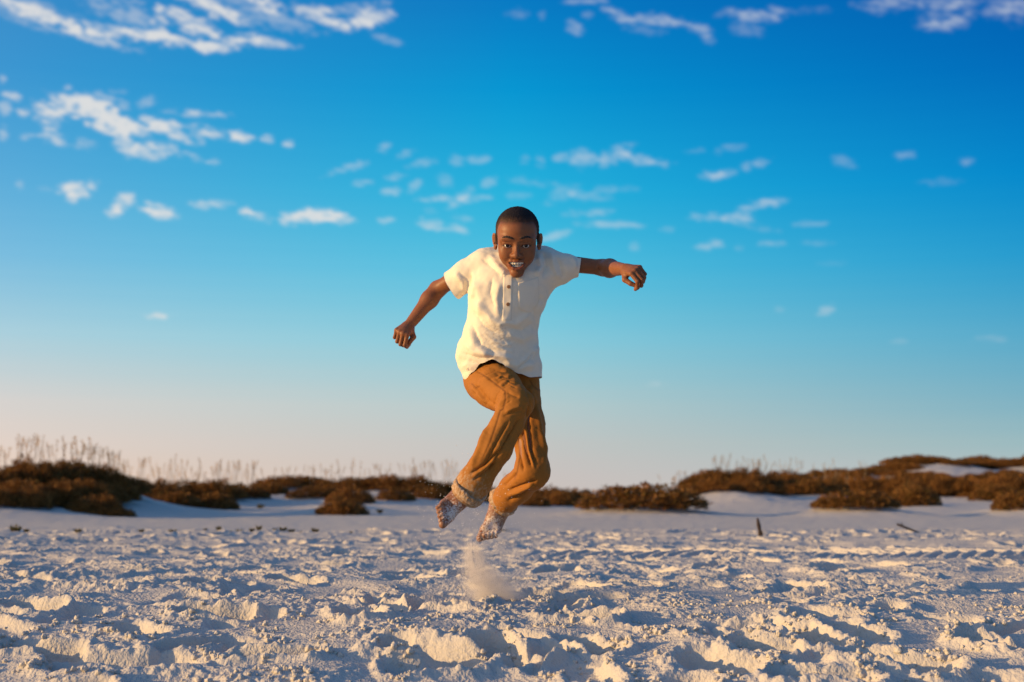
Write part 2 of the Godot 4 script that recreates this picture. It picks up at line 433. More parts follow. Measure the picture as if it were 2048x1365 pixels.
func build_ground() -> void:
	var zs := PackedFloat32Array()
	var d := 1.5
	while d < 5000.0:
		zs.append(-d)
		if d < 3.2:
			d *= 1.016
		elif d < 9.0:
			d *= 1.0017
		elif d < 16.0:
			d *= 1.003
		elif d < 70.0:
			d *= 1.012
		else:
			d *= 1.15
	var cols := 941
	var us := PackedFloat32Array()
	for i in cols:
		var u := i / float(cols - 1) * 2.0 - 1.0
		us.append(0.44 * u + 0.35 * pow(u, 9.0))
	var rows := zs.size()
	var v := PackedVector3Array()
	var nn := PackedVector3Array()
	var cc := PackedColorArray()
	v.resize(rows * cols)
	cc.resize(rows * cols)
	nn.resize(rows * cols)
	var tone := noise(FastNoiseLite.TYPE_SIMPLEX_SMOOTH, 0.9, 90, 4)
	var job := func(j: int) -> void:
		pass
	for j in rows:
		var z := zs[j]
		var wide := -z + 0.5
		for i in cols:
			var x := us[i] * wide
			v[j * cols + i] = Vector3(x, ground_at(x, z), z)
			var k := 1.0 + 0.05 * tone.get_noise_2d(x * 1.5, z)
			cc[j * cols + i] = Color(k, k, k)
	var ix := PackedInt32Array()
	ix.resize((rows - 1) * (cols - 1) * 6)
	var p := 0
	for j in rows - 1:
		for i in cols - 1:
			var a := j * cols + i
			ix[p] = a
			ix[p + 1] = a + cols
			ix[p + 2] = a + 1
			ix[p + 3] = a + 1
			ix[p + 4] = a + cols
			ix[p + 5] = a + cols + 1
			p += 6
	for j in rows:
		var j0 := maxi(j - 1, 0) * cols
		var j1 := mini(j + 1, rows - 1) * cols
		for i in cols:
			var ex := v[j * cols + mini(i + 1, cols - 1)] - v[j * cols + maxi(i - 1, 0)]
			var ez := v[j0 + i] - v[j1 + i]
			nn[j * cols + i] = ez.cross(ex).normalized()
	var g := mesh_node("beach_sand", array_mesh(v, nn, cc, ix), sand_material(true))
	g.set_meta("kind", "structure")
	print("ground tris ", ix.size() / 3)
	# the beach goes on beside and behind
	var far := PlaneMesh.new()
	far.size = Vector2(9000, 9000)
	var f := mesh_node("beach", far, sand_material(false))
	f.position.y = -0.16
	f.set_meta("kind", "structure")
	build_clods()

# Loose crumbs of damp sand lying on the ridges: far too many to count.
func lump_mesh(seed_: int, rough: float) -> ArrayMesh:
	var s := SphereMesh.new()
	s.radius = 1.0
	s.height = 2.0
	s.radial_segments = 12
	s.rings = 7
	var a := s.get_mesh_arrays()
	var v: PackedVector3Array = a[Mesh.ARRAY_VERTEX]
	var n := noise(FastNoiseLite.TYPE_SIMPLEX_SMOOTH, 0.9, seed_, 3)
	for i in v.size():
		var q := v[i]
		v[i] = q * (1.0 + rough * n.get_noise_3dv(q)) * Vector3(1.0, 0.75, 0.9)
	var ix: PackedInt32Array = a[Mesh.ARRAY_INDEX]
	return array_mesh(v, smooth_normals(v, ix), PackedColorArray(), ix)

func smooth_normals(v: PackedVector3Array, ix: PackedInt32Array) -> PackedVector3Array:
	var nn := PackedVector3Array()
	nn.resize(v.size())
	for t in range(0, ix.size(), 3):
		var a := ix[t]
		var b := ix[t + 1]
		var c := ix[t + 2]
		var f := (v[c] - v[a]).cross(v[b] - v[a])
		nn[a] += f
		nn[b] += f
		nn[c] += f
	for i in nn.size():
		nn[i] = nn[i].normalized()
	return nn

func build_clods() -> void:
	var r := RandomNumberGenerator.new()
	r.seed = 40
	var mat := sand_material(true)
	mat.uv1_world_triplanar = true
	for k in 4:
		var list := []
		for i in 15000:
			var d := r.randf_range(3.2, 4.8) if r.randf() < 0.7 else r.randf_range(4.8, 6.5)
			var x := r.randf_range(-0.45, 0.45) * d
			var z := -d
			var here := n_mask.get_noise_2d(x * 2.2 + 40.0, z * 2.2) + 0.8 * n_warp.get_noise_2d(x * 3.5, z * 3.5)
			if here < 0.10 + r.randf() * 0.35:
				continue
			var y := ground_at(x, z)
			# crumbs lie on the high ground, not on the trodden floors
			if y < ground_at(x + 0.09, z) or y < ground_at(x - 0.09, z):
				if r.randf() < 0.75:
					continue
			var s := 0.0018 + 0.0095 * pow(r.randf(), 3.2) * (1.0 - 0.5 * smoothstep(4.2, 5.5, d))
			var b := Basis(Vector3(r.randfn(), r.randfn(), r.randfn()).normalized(), r.randf() * TAU).scaled(Vector3.ONE * s)
			list.append(Transform3D(b, Vector3(x, y + s * 0.3, z)))
		var mm := MultiMesh.new()
		mm.transform_format = MultiMesh.TRANSFORM_3D
		mm.mesh = lump_mesh(100 + k, 0.55)
		mm.instance_count = list.size()
		for i in list.size():
			mm.set_instance_transform(i, list[i])
		var o := MultiMeshInstance3D.new()
		o.name = numbered("sand_crumbs")
		o.multimesh = mm
		o.material_override = mat
		o.set_meta("kind", "stuff")
		tag(o, "loose crumbs of white sand lying on the trodden ridges", "sand crumbs", "sand crumbs on the beach")
		add_child(o, true)

# ==================================================================== plants and driftwood
var bush_kinds := []
var oat_kinds := []
var leaf_mat: StandardMaterial3D
var straw_mat: StandardMaterial3D

func add_leaf(v: PackedVector3Array, nn: PackedVector3Array, cc: PackedColorArray, ix: PackedInt32Array, p: Vector3, dir: Vector3, side: Vector3, l: float, w: float, c: Color) -> void:
	var k := v.size()
	var n := side.cross(dir).normalized()
	var mid := p + dir * l * 0.5 + n * l * 0.06
	v.append_array([p, mid - side * w, mid + side * w, p + dir * l])
	nn.append_array([n, (n - side * 0.3).normalized(), (n + side * 0.3).normalized(), n])
	cc.append_array([c, c, c, c])
	ix.append_array([k, k + 1, k + 2, k + 2, k + 1, k + 3])

# A dune shrub one metre high and two wide: stems that fork from the sand, leaves in tufts at their ends.
func bush_parts(seed_: int, olive: float, tufts: int, grassy: float) -> Array:
	var r := RandomNumberGenerator.new()
	r.seed = seed_
	var v := PackedVector3Array()
	var nn := PackedVector3Array()
	var cc := PackedColorArray()
	var ix := PackedInt32Array()
	var sv := PackedVector3Array()
	var sn := PackedVector3Array()
	var sc := PackedColorArray()
	var si := PackedInt32Array()
	var lobes := noise(FastNoiseLite.TYPE_SIMPLEX_SMOOTH, 1.3, seed_, 3)
	for t in tufts:
		var a := r.randf() * TAU
		var rad := sqrt(r.randf())
		var x := cos(a) * rad
		var z := sin(a) * rad * 0.9
		var top := sqrt(maxf(0.02, 1.0 - rad * rad)) * (0.78 + 0.5 * lobes.get_noise_2d(x * 1.5, z * 1.5)) + 0.05
		var y := top * pow(r.randf(), 0.55)
		var c := Vector3(x, y, z)
		var up := Vector3(x * 0.6, 0.55 + grassy, z * 0.6 + 0.0).normalized()
		var root := Vector3(x * 0.55, 0.0, z * 0.55)
		var stem_side := up.cross(Vector3(r.randfn(), 0.1, r.randfn())).normalized() * 0.008
		if t % 3 == 0:
			var k := sv.size()
			sv.append_array([root - stem_side, root + stem_side, c + stem_side * 0.4, c - stem_side * 0.4])
			var n := stem_side.cross(c - root).normalized()
			sn.append_array([n, n, n, n])
			var bark := Color(0.10, 0.065, 0.04)
			sc.append_array([bark, bark, bark, bark])
			si.append_array([k, k + 1, k + 2, k, k + 2, k + 3])
		var dry := r.randf()
		var tone := Color(0.205, 0.088, 0.021).lerp(Color(0.085, 0.070, 0.018), olive * r.randf())
		if dry > 0.62:
			tone = tone.lerp(Color(0.38, 0.18, 0.05), 0.7)
		for i in 7:
			var dir := (up + Vector3(r.randfn(), r.randfn() * 0.6, r.randfn()) * (0.55 - 0.25 * grassy)).normalized()
			var side := dir.cross(Vector3(r.randfn(), r.randfn(), r.randfn())).normalized()
			var l := r.randf_range(0.07, 0.15) * (1.0 + grassy * 1.3)
			var w := r.randf_range(0.012, 0.022) * (1.0 - 0.55 * grassy)
			add_leaf(v, nn, cc, ix, c + Vector3(r.randfn(), r.randfn(), r.randfn()) * 0.035, dir, side, l, w, tone * r.randf_range(0.7, 1.3))
	return [array_mesh(v, nn, cc, ix), array_mesh(sv, sn, sc, si)]

func tube(v: PackedVector3Array, nn: PackedVector3Array, ix: PackedInt32Array, pts: Array, rad: Array, sides := 5) -> void:
	var k0 := v.size()
	for i in pts.size():
		var t: Vector3 = (pts[mini(i + 1, pts.size() - 1)] - pts[maxi(i - 1, 0)]).normalized()
		var s := t.cross(Vector3(0.31, 0.2, 0.93)).normalized()
		var u := s.cross(t)
		for j in sides:
			var a := TAU * j / sides
			var n := s * cos(a) + u * sin(a)
			nn.append(n)
			v.append(pts[i] + n * rad[i])
	for i in pts.size() - 1:
		for j in sides:
			var a := k0 + i * sides + j
			var b := k0 + i * sides + (j + 1) % sides
			ix.append_array([a, a + sides, b, b, a + sides, b + sides])

# A sea oats clump one metre tall: [stalks, seed heads, blades].
func oat_parts(seed_: int, stalks: int) -> Array:
	var r := RandomNumberGenerator.new()
	r.seed = seed_
	var out := []
	var b := [PackedVector3Array(), PackedVector3Array(), PackedColorArray(), PackedInt32Array()]
	for k in stalks:
		var s := [PackedVector3Array(), PackedVector3Array(), PackedInt32Array()]
		var h := [PackedVector3Array(), PackedVector3Array(), PackedColorArray(), PackedInt32Array()]
		var a := r.randf() * TAU
		var foot := Vector3(cos(a), 0, sin(a)) * r.randf() * 0.36
		var lean := Vector3(r.randfn() * 0.07 + 0.05, 0, r.randfn() * 0.07)
		var tall := r.randf_range(0.62, 1.0)
		var pts := []
		var rad := []
		for i in 6:
			var t := i / 5.0
			pts.append(foot + Vector3(0, tall * t, 0) + lean * t * t)
			rad.append(lerpf(0.005, 0.0025, t))
		tube(s[0], s[1], s[2], pts, rad, 4)
		var dir: Vector3 = (pts[5] - pts[4]).normalized()
		for i in 34:
			var t := r.randf()
			var p: Vector3 = pts[5] - dir * 0.24 * t
			var away := Vector3(r.randfn(), 0.2, r.randfn()).normalized()
			var d2 := (away * 0.8 + Vector3(0.15, -0.25, 0) + dir * 0.5).normalized()
			add_leaf(h[0], h[1], h[2], h[3], p + away * 0.008, d2, d2.cross(dir + away * 0.3).normalized(), r.randf_range(0.03, 0.055), 0.009, Color(0.86, 0.63, 0.34) * r.randf_range(0.85, 1.08))
		var plain := PackedColorArray()
		for i in s[0].size():
			plain.append(Color(0.80, 0.57, 0.29))
		out.append([array_mesh(s[0], s[1], plain, s[2]), array_mesh(h[0], h[1], h[2], h[3])])
	for k in 26:
		var a := r.randf() * TAU
		var foot := Vector3(cos(a), 0, sin(a)) * r.randf() * 0.25
		var d := Vector3(r.randfn() * 0.35, 1.0, r.randfn() * 0.35).normalized()
		add_leaf(b[0], b[1], b[2], b[3], foot, d, d.cross(Vector3(r.randfn(), 0, r.randfn())).normalized(), r.randf_range(0.2, 0.5), 0.006, Color(0.25, 0.16, 0.06) * r.randf_range(0.7, 1.2))
	return [out, array_mesh(b[0], b[1], b[2], b[3])]

func leafy(rough: float) -> StandardMaterial3D:
	var m := StandardMaterial3D.new()
	m.vertex_color_use_as_albedo = true
	m.roughness = rough
	m.metallic_specular = 0.3
	m.cull_mode = BaseMaterial3D.CULL_DISABLED
	m.backlight_enabled = true
	m.backlight = lin(0.35, 0.25, 0.12)
	return m

func put_bush(px: float, base: float, away: float, half: float, top: float, kind: int, label: String, group := "", turn := -1.0) -> void:
	var p := spot(px, base, away)
	p.y = ground_at(p.x, p.z) - 0.04
	var parts: Array = bush_kinds[kind]
	var o := Node3D.new()
	o.name = numbered("dune_shrub")
	add_child(o)
	o.position = p
	var w := half * away / FOCAL
	var h := maxf(spot(px, top, away).y - p.y, 0.3) if top > 5.0 else top
	o.basis = Basis(Vector3.UP, turn if turn >= 0.0 else rng.randf() * TAU).scaled(Vector3(w, h, clampf(w, 0.3, 1.4)))
	tag(o, label, "shrub", group)
	mesh_node("foliage", parts[0], leaf_mat, o)
	mesh_node("stem", parts[1], leaf_mat, o).set_meta("kind", "stuff")
	if group != "":
		in_group(o, group, px, away)

func put_oats(px: float, away: float, top: float, kind: int, label: String, group: String) -> void:
	var p := spot(px, 985, away)
	p.y = ground_at(p.x, p.z) - 0.02
	var h := maxf(spot(px, top, away).y - p.y, 0.35)
	var o := Node3D.new()
	o.name = numbered("sea_oats")
	add_child(o)
	o.position = p
	o.basis = Basis(Vector3.UP, rng.randf() * TAU).scaled(Vector3(0.9, h, 0.9))
	tag(o, label, "sea oats", group)
	var q: Array = oat_kinds[kind]
	for st in q[0]:
		var stalk := mesh_node("stalk", st[0], straw_mat, o)
		mesh_node("seed_head", st[1], straw_mat, stalk)
	mesh_node("leaf_tuft", q[1], straw_mat, o).set_meta("kind", "stuff")
	in_group(o, group, px, away)

func build_plants() -> void:
	leaf_mat = leafy(0.7)
	straw_mat = leafy(0.6)
	straw_mat.backlight = lin(0.9, 0.8, 0.62)
	for k in 4:
		bush_kinds.append(bush_parts(200 + k, 0.8, 900, 0.0))
	for k in 3:
		bush_kinds.append(bush_parts(220 + k, 0.35, 800, 0.7))
	for k in 5:
		oat_kinds.append(oat_parts(300 + k, [5, 4, 6, 3, 5][k]))
	# the shrubs that stand by themselves on the white flat
	put_bush(1285, 1026, 21.2, 128, 966, 0, "broad olive-brown dune shrub standing alone just beside the jumping person")
	put_bush(1712, 1026, 21.2, 92, 978, 1, "small domed brown shrub on its own sand mound behind the lying stick")
	put_bush(2035, 1026, 21.6, 48, 990, 2, "dark shrub cut by the picture's edge below the far dune")
	put_bush(1828, 1000, 30.5, 56, 966, 3, "dark brown shrub on the flat between the small domed shrub and the far dune")
	put_bush(684, 1026, 22.5, 56, 994, 2, "low dark shrub alone on shaded sand below the middle dune")
	put_bush(200, 1024, 21.5, 60, 985, 1, "ragged brown shrub at the foot of the tall grassy dune")
	# the overgrown dunes: measured x, base, distance, half width, top
	var left := "brown dune shrub among those that cover the tall grassy dune beside the sea oats"
	for q in [[0, 1010, 21, 70, 934], [60, 1000, 21.5, 70, 920], [125, 1000, 22, 70, 919], [190, 1000, 22.5, 66, 931], [245, 1008, 23, 56, 952], [30, 1025, 20, 70, 975], [110, 1022, 20.5, 70, 965], [170, 1018, 21, 60, 962], [230, 1020, 22, 50, 980], [-60, 1010, 21, 80, 940], [-130, 1005, 21, 80, 945], [-20, 1032, 19.4, 52, 1000], [60, 1034, 19.6, 40, 1008]]:
		put_bush(q[0], q[1], q[2], q[3], q[4], [4, 0, 5, 6, 1, 4, 5, 0, 4][rng.randi() % 9], left, "shrubs over the tall grassy dune")
	var mid := "dark brown dune shrub in the low band of scrub behind the jumping person"
	for q in [[310, 1000, 28, 60, 962], [370, 998, 29, 62, 960], [430, 998, 29, 62, 962], [490, 995, 30, 52, 968], [350, 1012, 26, 50, 982], [430, 1008, 26.5, 46, 984], [555, 985, 34, 55, 958], [605, 982, 35, 55, 950], [660, 982, 34, 52, 957], [540, 993, 32, 40, 972], [630, 995, 31, 56, 972], [715, 988, 33, 58, 954], [770, 985, 33, 58, 951], [825, 986, 33, 58, 954], [880, 988, 34, 52, 962], [700, 1000, 29, 48, 975], [790, 1002, 30, 40, 976], [860, 1000, 31, 44, 974], [930, 992, 35, 52, 968], [985, 994, 36, 52, 972], [1045, 994, 37, 52, 974], [1100, 994, 37, 52, 975], [1150, 992, 38, 48, 976], [960, 1004, 32, 36, 985], [1060, 1003, 32, 40, 986], [1120, 1001, 33, 36, 984]]:
		put_bush(q[0], q[1], q[2], q[3], q[4], [0, 4, 1, 5, 2, 6, 3][rng.randi() % 7], mid, "shrubs in the low band of scrub")
	var right := "rust brown dune shrub on the hummock between the broad shrub and the far dune"
	for q in [[1400, 985, 36, 48, 950], [1445, 980, 36, 52, 938], [1490, 980, 36, 48, 938], [1535, 983, 37, 44, 947], [1430, 994, 34, 44, 966], [1500, 992, 34, 36, 970], [1575, 975, 39, 48, 943], [1620, 976, 40, 48, 947], [1660, 978, 41, 46, 950], [1560, 990, 36, 36, 974], [1380, 992, 34, 36, 972], [1600, 988, 36, 30, 975], [1645, 984, 38, 36, 966]]:
		put_bush(q[0], q[1], q[2], q[3], q[4], [0, 5, 1, 6, 3][rng.randi() % 5], right, "shrubs on the hummock")
	var far := "reddish brown shrub on the long high dune farthest from the water's flat"
	for q in [[1700, 965, 55, 46, 943], [1740, 960, 56, 46, 934], [1785, 955, 57, 46, 927], [1828, 950, 58, 44, 920], [1870, 952, 58, 40, 926], [1915, 962, 57, 36, 945], [1960, 962, 58, 40, 934], [2005, 955, 58, 44, 922], [2050, 955, 58, 44, 925], [1720, 978, 48, 50, 955], [1790, 976, 48, 54, 950], [1860, 976, 48, 54, 952], [1930, 978, 48, 54, 955], [2000, 978, 47, 54, 952], [2060, 978, 47, 50, 950], [1990, 978, 45, 52, 966], [1680, 975, 50, 40, 952], [2110, 960, 56, 60, 925], [2130, 985, 44, 60, 960]]:
		put_bush(q[0], q[1], q[2], q[3], q[4], [5, 4, 6, 0, 5][rng.randi() % 5], far, "shrubs on the long high dune")
	var rr := RandomNumberGenerator.new()
	rr.seed = 71
	for q in [[1800, 60, 0.3], [1835, 60.5, 0.36], [1868, 60, 0.3], [1962, 60, 0.34], [1985, 58, 0.34], [1850, 58, 0.3], [1815, 56, 0.3]]:
		put_bush(q[0], 985, q[1], 38, q[2], 5, far, "shrubs on the long high dune")
	for i in 46:
		var away := rr.randf_range(47.0, 60.0)
		var px := rr.randf_range(1650.0, 2160.0)
		if px > 1880.0 and px < 1950.0 and away > 50.0:
			continue
		put_bush(px, 985, away, rr.randf_range(34, 52), rr.randf_range(0.2, 0.42), [5, 4, 6, 0][rr.randi() % 4], far, "shrubs on the long high dune")
	for i in 34:
		var away := rr.randf_range(19.6, 23.5)
		put_bush(rr.randf_range(-90.0, 230.0), 985, away, rr.randf_range(30, 52), rr.randf_range(0.16, 0.34), [4, 5, 6, 0][rr.randi() % 4], left, "shrubs over the tall grassy dune")
	for i in 12:
		put_bush(rr.randf_range(1380.0, 1680.0), 985, rr.randf_range(35.0, 38.0), rr.randf_range(36, 50), rr.randf_range(0.2, 0.42), [5, 6, 0][rr.randi() % 3], right, "shrubs on the hummock")
	# sea oats against the sky
	var l1 := "tall straw coloured sea oats rising from the crest of the tall grassy dune"
	for q in [[10, 22, 905], [32, 22.2, 878], [40, 22.4, 872], [58, 22, 885], [84, 23, 872], [100, 22.6, 870], [128, 23, 878], [150, 23, 868], [160, 22.6, 880], [182, 23, 892], [197, 23.2, 895], [217, 23.4, 898], [232, 24, 908], [246, 24, 915], [-30, 22, 890], [-60, 22, 900]]:
		put_oats(q[0], q[1], q[2] - 8, rng.randi() % 5, l1, "sea oats on the tall grassy dune")
	var l2 := "pale straw coloured sea oats standing in the low scrub behind the jumping person"
	for q in [[274, 29, 912], [306, 30, 912], [322, 30, 925], [344, 30, 905], [362, 31, 928], [384, 30, 920], [402, 30, 930], [420, 30, 908], [436, 30, 915], [462, 31, 918], [480, 31, 908], [496, 31, 918], [520, 32, 925], [575, 35, 930], [610, 36, 925], [630, 36, 922], [645, 35, 928], [662, 35, 918], [680, 34, 922], [711, 34, 914], [735, 34, 930], [760, 34, 925], [790, 34, 918], [820, 34, 920], [838, 34, 915], [860, 34, 918], [885, 35, 922], [905, 35, 916], [925, 36, 930], [960, 36, 935], [1010, 37, 930]]:
		put_oats(q[0], q[1], q[2], rng.randi() % 5, l2, "sea oats in the low scrub")
	var l3 := "thin straw coloured sea oats standing on the hummock past the broad shrub"
	for q in [[1340, 36, 945], [1438, 36.5, 908], [1455, 36.5, 906], [1478, 36.5, 908], [1496, 36.5, 906], [1508, 37, 906], [1520, 37, 908], [1552, 38, 910], [1576, 39, 914], [1596, 40, 912], [1640, 41, 912], [1660, 41, 916], [1684, 42, 928], [1730, 50, 920], [1360, 36, 940]]:
		put_oats(q[0], q[1], q[2], rng.randi() % 5, l3, "sea oats on the hummock")
	# seedlings along the edge of the trodden sand
	for q in [[30, 1066, 18], [52, 1068, 10], [92, 1068, 8], [155, 1066, 12], [213, 1066, 9], [282, 1069, 9], [345, 1070, 12], [410, 1067, 7], [437, 1067, 9], [458, 1067, 8], [478, 1067, 12], [503, 1066, 9], [517, 1065, 11], [533, 1066, 8], [550, 1065, 9], [565, 1066, 12], [582, 1066, 12], [600, 1066, 7], [630, 1067, 13], [702, 1065, 6], [738, 1064, 7], [1010, 1064, 12], [760, 1028, 10], [520, 1018, 12]]:
		var p := on_ground(q[0], q[1])
		p.y = ground_at(p.x, p.z)
		var o := Node3D.new()
		o.name = numbered("beach_seedling")
		add_child(o)
		o.position = p
		var s: float = q[2] * -p.z / FOCAL
		o.basis = Basis(Vector3.UP, rng.randf() * TAU).scaled(Vector3(s * 1.1, s * rng.randf_range(0.7, 1.3), s * 1.1))
		tag(o, "tiny green-brown seedling at the far edge of the trodden sand", "seedling", "seedlings along the edge of the trodden sand")
		mesh_node("leaf_tuft", seedling_mesh(rng.randi() % 3), leaf_mat, o)
		in_group(o, "seedlings along the edge of the trodden sand", q[0], 1.0)
	tell_apart()

# Neighbours that look alike are told apart by their place in their own row.
var rows_of := {}
const COUNT := ["first", "second", "third", "fourth", "fifth", "sixth", "seventh", "eighth", "ninth", "tenth", "eleventh", "twelfth", "thirteenth", "fourteenth", "fifteenth", "sixteenth", "seventeenth", "eighteenth", "nineteenth", "twentieth"]

func in_group(o: Node3D, group: String, px: float, away: float) -> void:
	if not rows_of.has(group):
		rows_of[group] = []
	rows_of[group].append([o, px, away])

func count_word(k: int) -> String:
	if k < 20:
		return COUNT[k]
	return ["twenty", "thirty", "forty"][k / 10 - 2] + ("-" + COUNT[k % 10 - 1] if k % 10 else "-and-last")

func tell_apart() -> void:
	var kinds := {
		"shrubs over the tall grassy dune": ["brown shrub", "of the tall dune"],
		"shrubs in the low band of scrub": ["dark brown shrub", "of the low scrub"],
		"shrubs on the hummock": ["rust brown shrub", "of the middle hummock"],
		"shrubs on the long high dune": ["reddish brown shrub", "of the long dune"],
		"sea oats on the tall grassy dune": ["tall straw coloured sea oats", "along the tall grassy dune's crest"],
		"sea oats in the low scrub": ["pale sea oats clump", "along the low scrub behind the person"],
		"sea oats on the hummock": ["thin straw coloured sea oats", "along the hummock by the broad shrub"],
		"seedlings along the edge of the trodden sand": ["tiny green-brown seedling", "along the edge of the trodden sand"],
	}
	for group: String in rows_of:
		var list: Array = rows_of[group]
		list.sort_custom(func(a, b): return a[2] < b[2])
		var bands := 3 if group.begins_with("shrubs") else 1
		var n := list.size()
		for k in bands:
			var part := list.slice(n * k / bands, n * (k + 1) / bands)
			part.sort_custom(func(a, b): return a[1] < b[1])
			for i in part.size():
				var where: String = ("in the %s " % ["front row", "middle row", "back row"][k]) if bands == 3 else ""
				part[i][0].set_meta("label", "%s, %s from the left %s%s" % [kinds[group][0], count_word(i), where, kinds[group][1]])

var seedlings := {}
func seedling_mesh(k: int) -> ArrayMesh:
	if seedlings.has(k):
		return seedlings[k]
	var r := RandomNumberGenerator.new()
	r.seed = 500 + k
	var v := PackedVector3Array()
	var nn := PackedVector3Array()
	var cc := PackedColorArray()
	var ix := PackedInt32Array()
	for i in 46:
		var a := r.randf() * TAU
		var d := Vector3(cos(a) * r.randf_range(0.2, 0.9), 0.8, sin(a) * r.randf_range(0.2, 0.9)).normalized()
		add_leaf(v, nn, cc, ix, Vector3(cos(a), 0, sin(a)) * 0.25 * r.randf(), d, d.cross(Vector3(r.randfn(), 0.2, r.randfn())).normalized(), r.randf_range(0.4, 1.0), 0.11, Color(0.12, 0.10, 0.04) * r.randf_range(0.7, 1.3))
	seedlings[k] = array_mesh(v, nn, cc, ix)
	return seedlings[k]

func wood_stick(pts: Array, rad: Array, seed_: int) -> ArrayMesh:
	var v := PackedVector3Array()
	var nn := PackedVector3Array()
	var ix := PackedInt32Array()
	tube(v, nn, ix, pts, rad, 9)
	var n := noise(FastNoiseLite.TYPE_SIMPLEX_SMOOTH, 60.0, seed_, 3)
	for i in v.size():
		v[i] += nn[i] * n.get_noise_3d(v[i].x, v[i].y * 0.3, v[i].z) * 0.006
	return array_mesh(v, smooth_normals(v, ix), PackedColorArray(), ix)

func build_wood() -> void:
	var bark := StandardMaterial3D.new()
	bark.albedo_color = lin(0.045, 0.028, 0.02)
	bark.roughness = 0.9
	var p := on_ground(1519, 1078)
	p.y = ground_at(p.x, p.z)
	var o := Node3D.new()
	o.name = numbered("wooden_stake")
	add_child(o)
	o.position = p
	tag(o, "short dark weathered stake standing upright in the trodden sand", "stake")
	mesh_node("stake_shaft", wood_stick([Vector3(0.012, -0.05, 0), Vector3(0.008, 0.0, 0), Vector3(0.004, 0.045, 0), Vector3(-0.004, 0.09, 0), Vector3(-0.010, 0.135, 0.002), Vector3(-0.014, 0.150, 0.003)], [0.013, 0.017, 0.015, 0.016, 0.009, 0.001], 4), bark, o)
	mesh_node("splinter", wood_stick([Vector3(0.016, -0.01, 0.01), Vector3(0.022, 0.03, 0.012), Vector3(0.02, 0.05, 0.012)], [0.007, 0.006, 0.001], 9), bark, o)
	var p2 := on_ground(1818, 1066)
	p2.y = ground_at(p2.x, p2.z)
	var s := Node3D.new()
	s.name = numbered("driftwood_stick")
	add_child(s)
	s.position = p2
	tag(s, "thin dark driftwood stick lying tilted on the sand before the domed shrub", "driftwood")
	mesh_node("stick_shaft", wood_stick([Vector3(-0.108, 0.085, 0), Vector3(-0.10, 0.080, 0), Vector3(-0.045, 0.056, 0.004), Vector3(0.03, 0.028, 0), Vector3(0.10, 0.000, 0.0), Vector3(0.125, -0.012, 0.0)], [0.001, 0.011, 0.013, 0.011, 0.008, 0.001], 6), bark, s)
	mesh_node("twig_stub", wood_stick([Vector3(-0.05, 0.058, 0), Vector3(-0.062, 0.084, 0.004), Vector3(-0.064, 0.092, 0.004)], [0.006, 0.004, 0.001], 16), bark, s)

# ==================================================================== modelling with distance fields
class Prim:
	var t := 0                        # 0 tapered capsule, 1 ellipsoid, 2 loft
	var a: Vector3
	var ba: Vector3
	var inv := 0.0
	var ra := 0.0
	var dr := 0.0
	var k := 0.01
	var cut := false
	var m: Basis
	var r: Vector3
	var rows: Array                   # loft: [y, cx, cz, half width, half depth], from the top down
	var bc: Vector3
	var br := 0.0

func cap(L: Array, a: Vector3, b: Vector3, ra: float, rb: float, k := 0.01, cut := false) -> void:
	var q := Prim.new()
	q.a = a
	q.ba = b - a
	q.inv = 1.0 / maxf(q.ba.length_squared(), 1e-9)
	q.ra = ra
	q.dr = rb - ra
	q.k = k
	q.cut = cut
	q.bc = (a + b) * 0.5
	q.br = q.ba.length() * 0.5 + maxf(ra, rb)
	L.append(q)

func ell(L: Array, c: Vector3, basis: Basis, r: Vector3, k := 0.01, cut := false) -> void:
	var q := Prim.new()
	q.t = 1
	q.a = c
	q.m = basis.inverse()
	q.r = r
	q.k = k
	q.cut = cut
	q.bc = c
	q.br = maxf(r.x, maxf(r.y, r.z))
	L.append(q)

func loft(L: Array, rows: Array, k := 0.01) -> void:
	var q := Prim.new()
	q.t = 2
	q.rows = rows
	q.k = k
	var lo := Vector3.ONE * 1e9
	var hi := -lo
	for w in rows:
		lo = lo.min(Vector3(w[1] - w[3], w[0], w[2] - w[4]))
		hi = hi.max(Vector3(w[1] + w[3], w[0], w[2] + w[4]))
	q.bc = (lo + hi) * 0.5
	q.br = (hi - lo).length() * 0.5
	L.append(q)

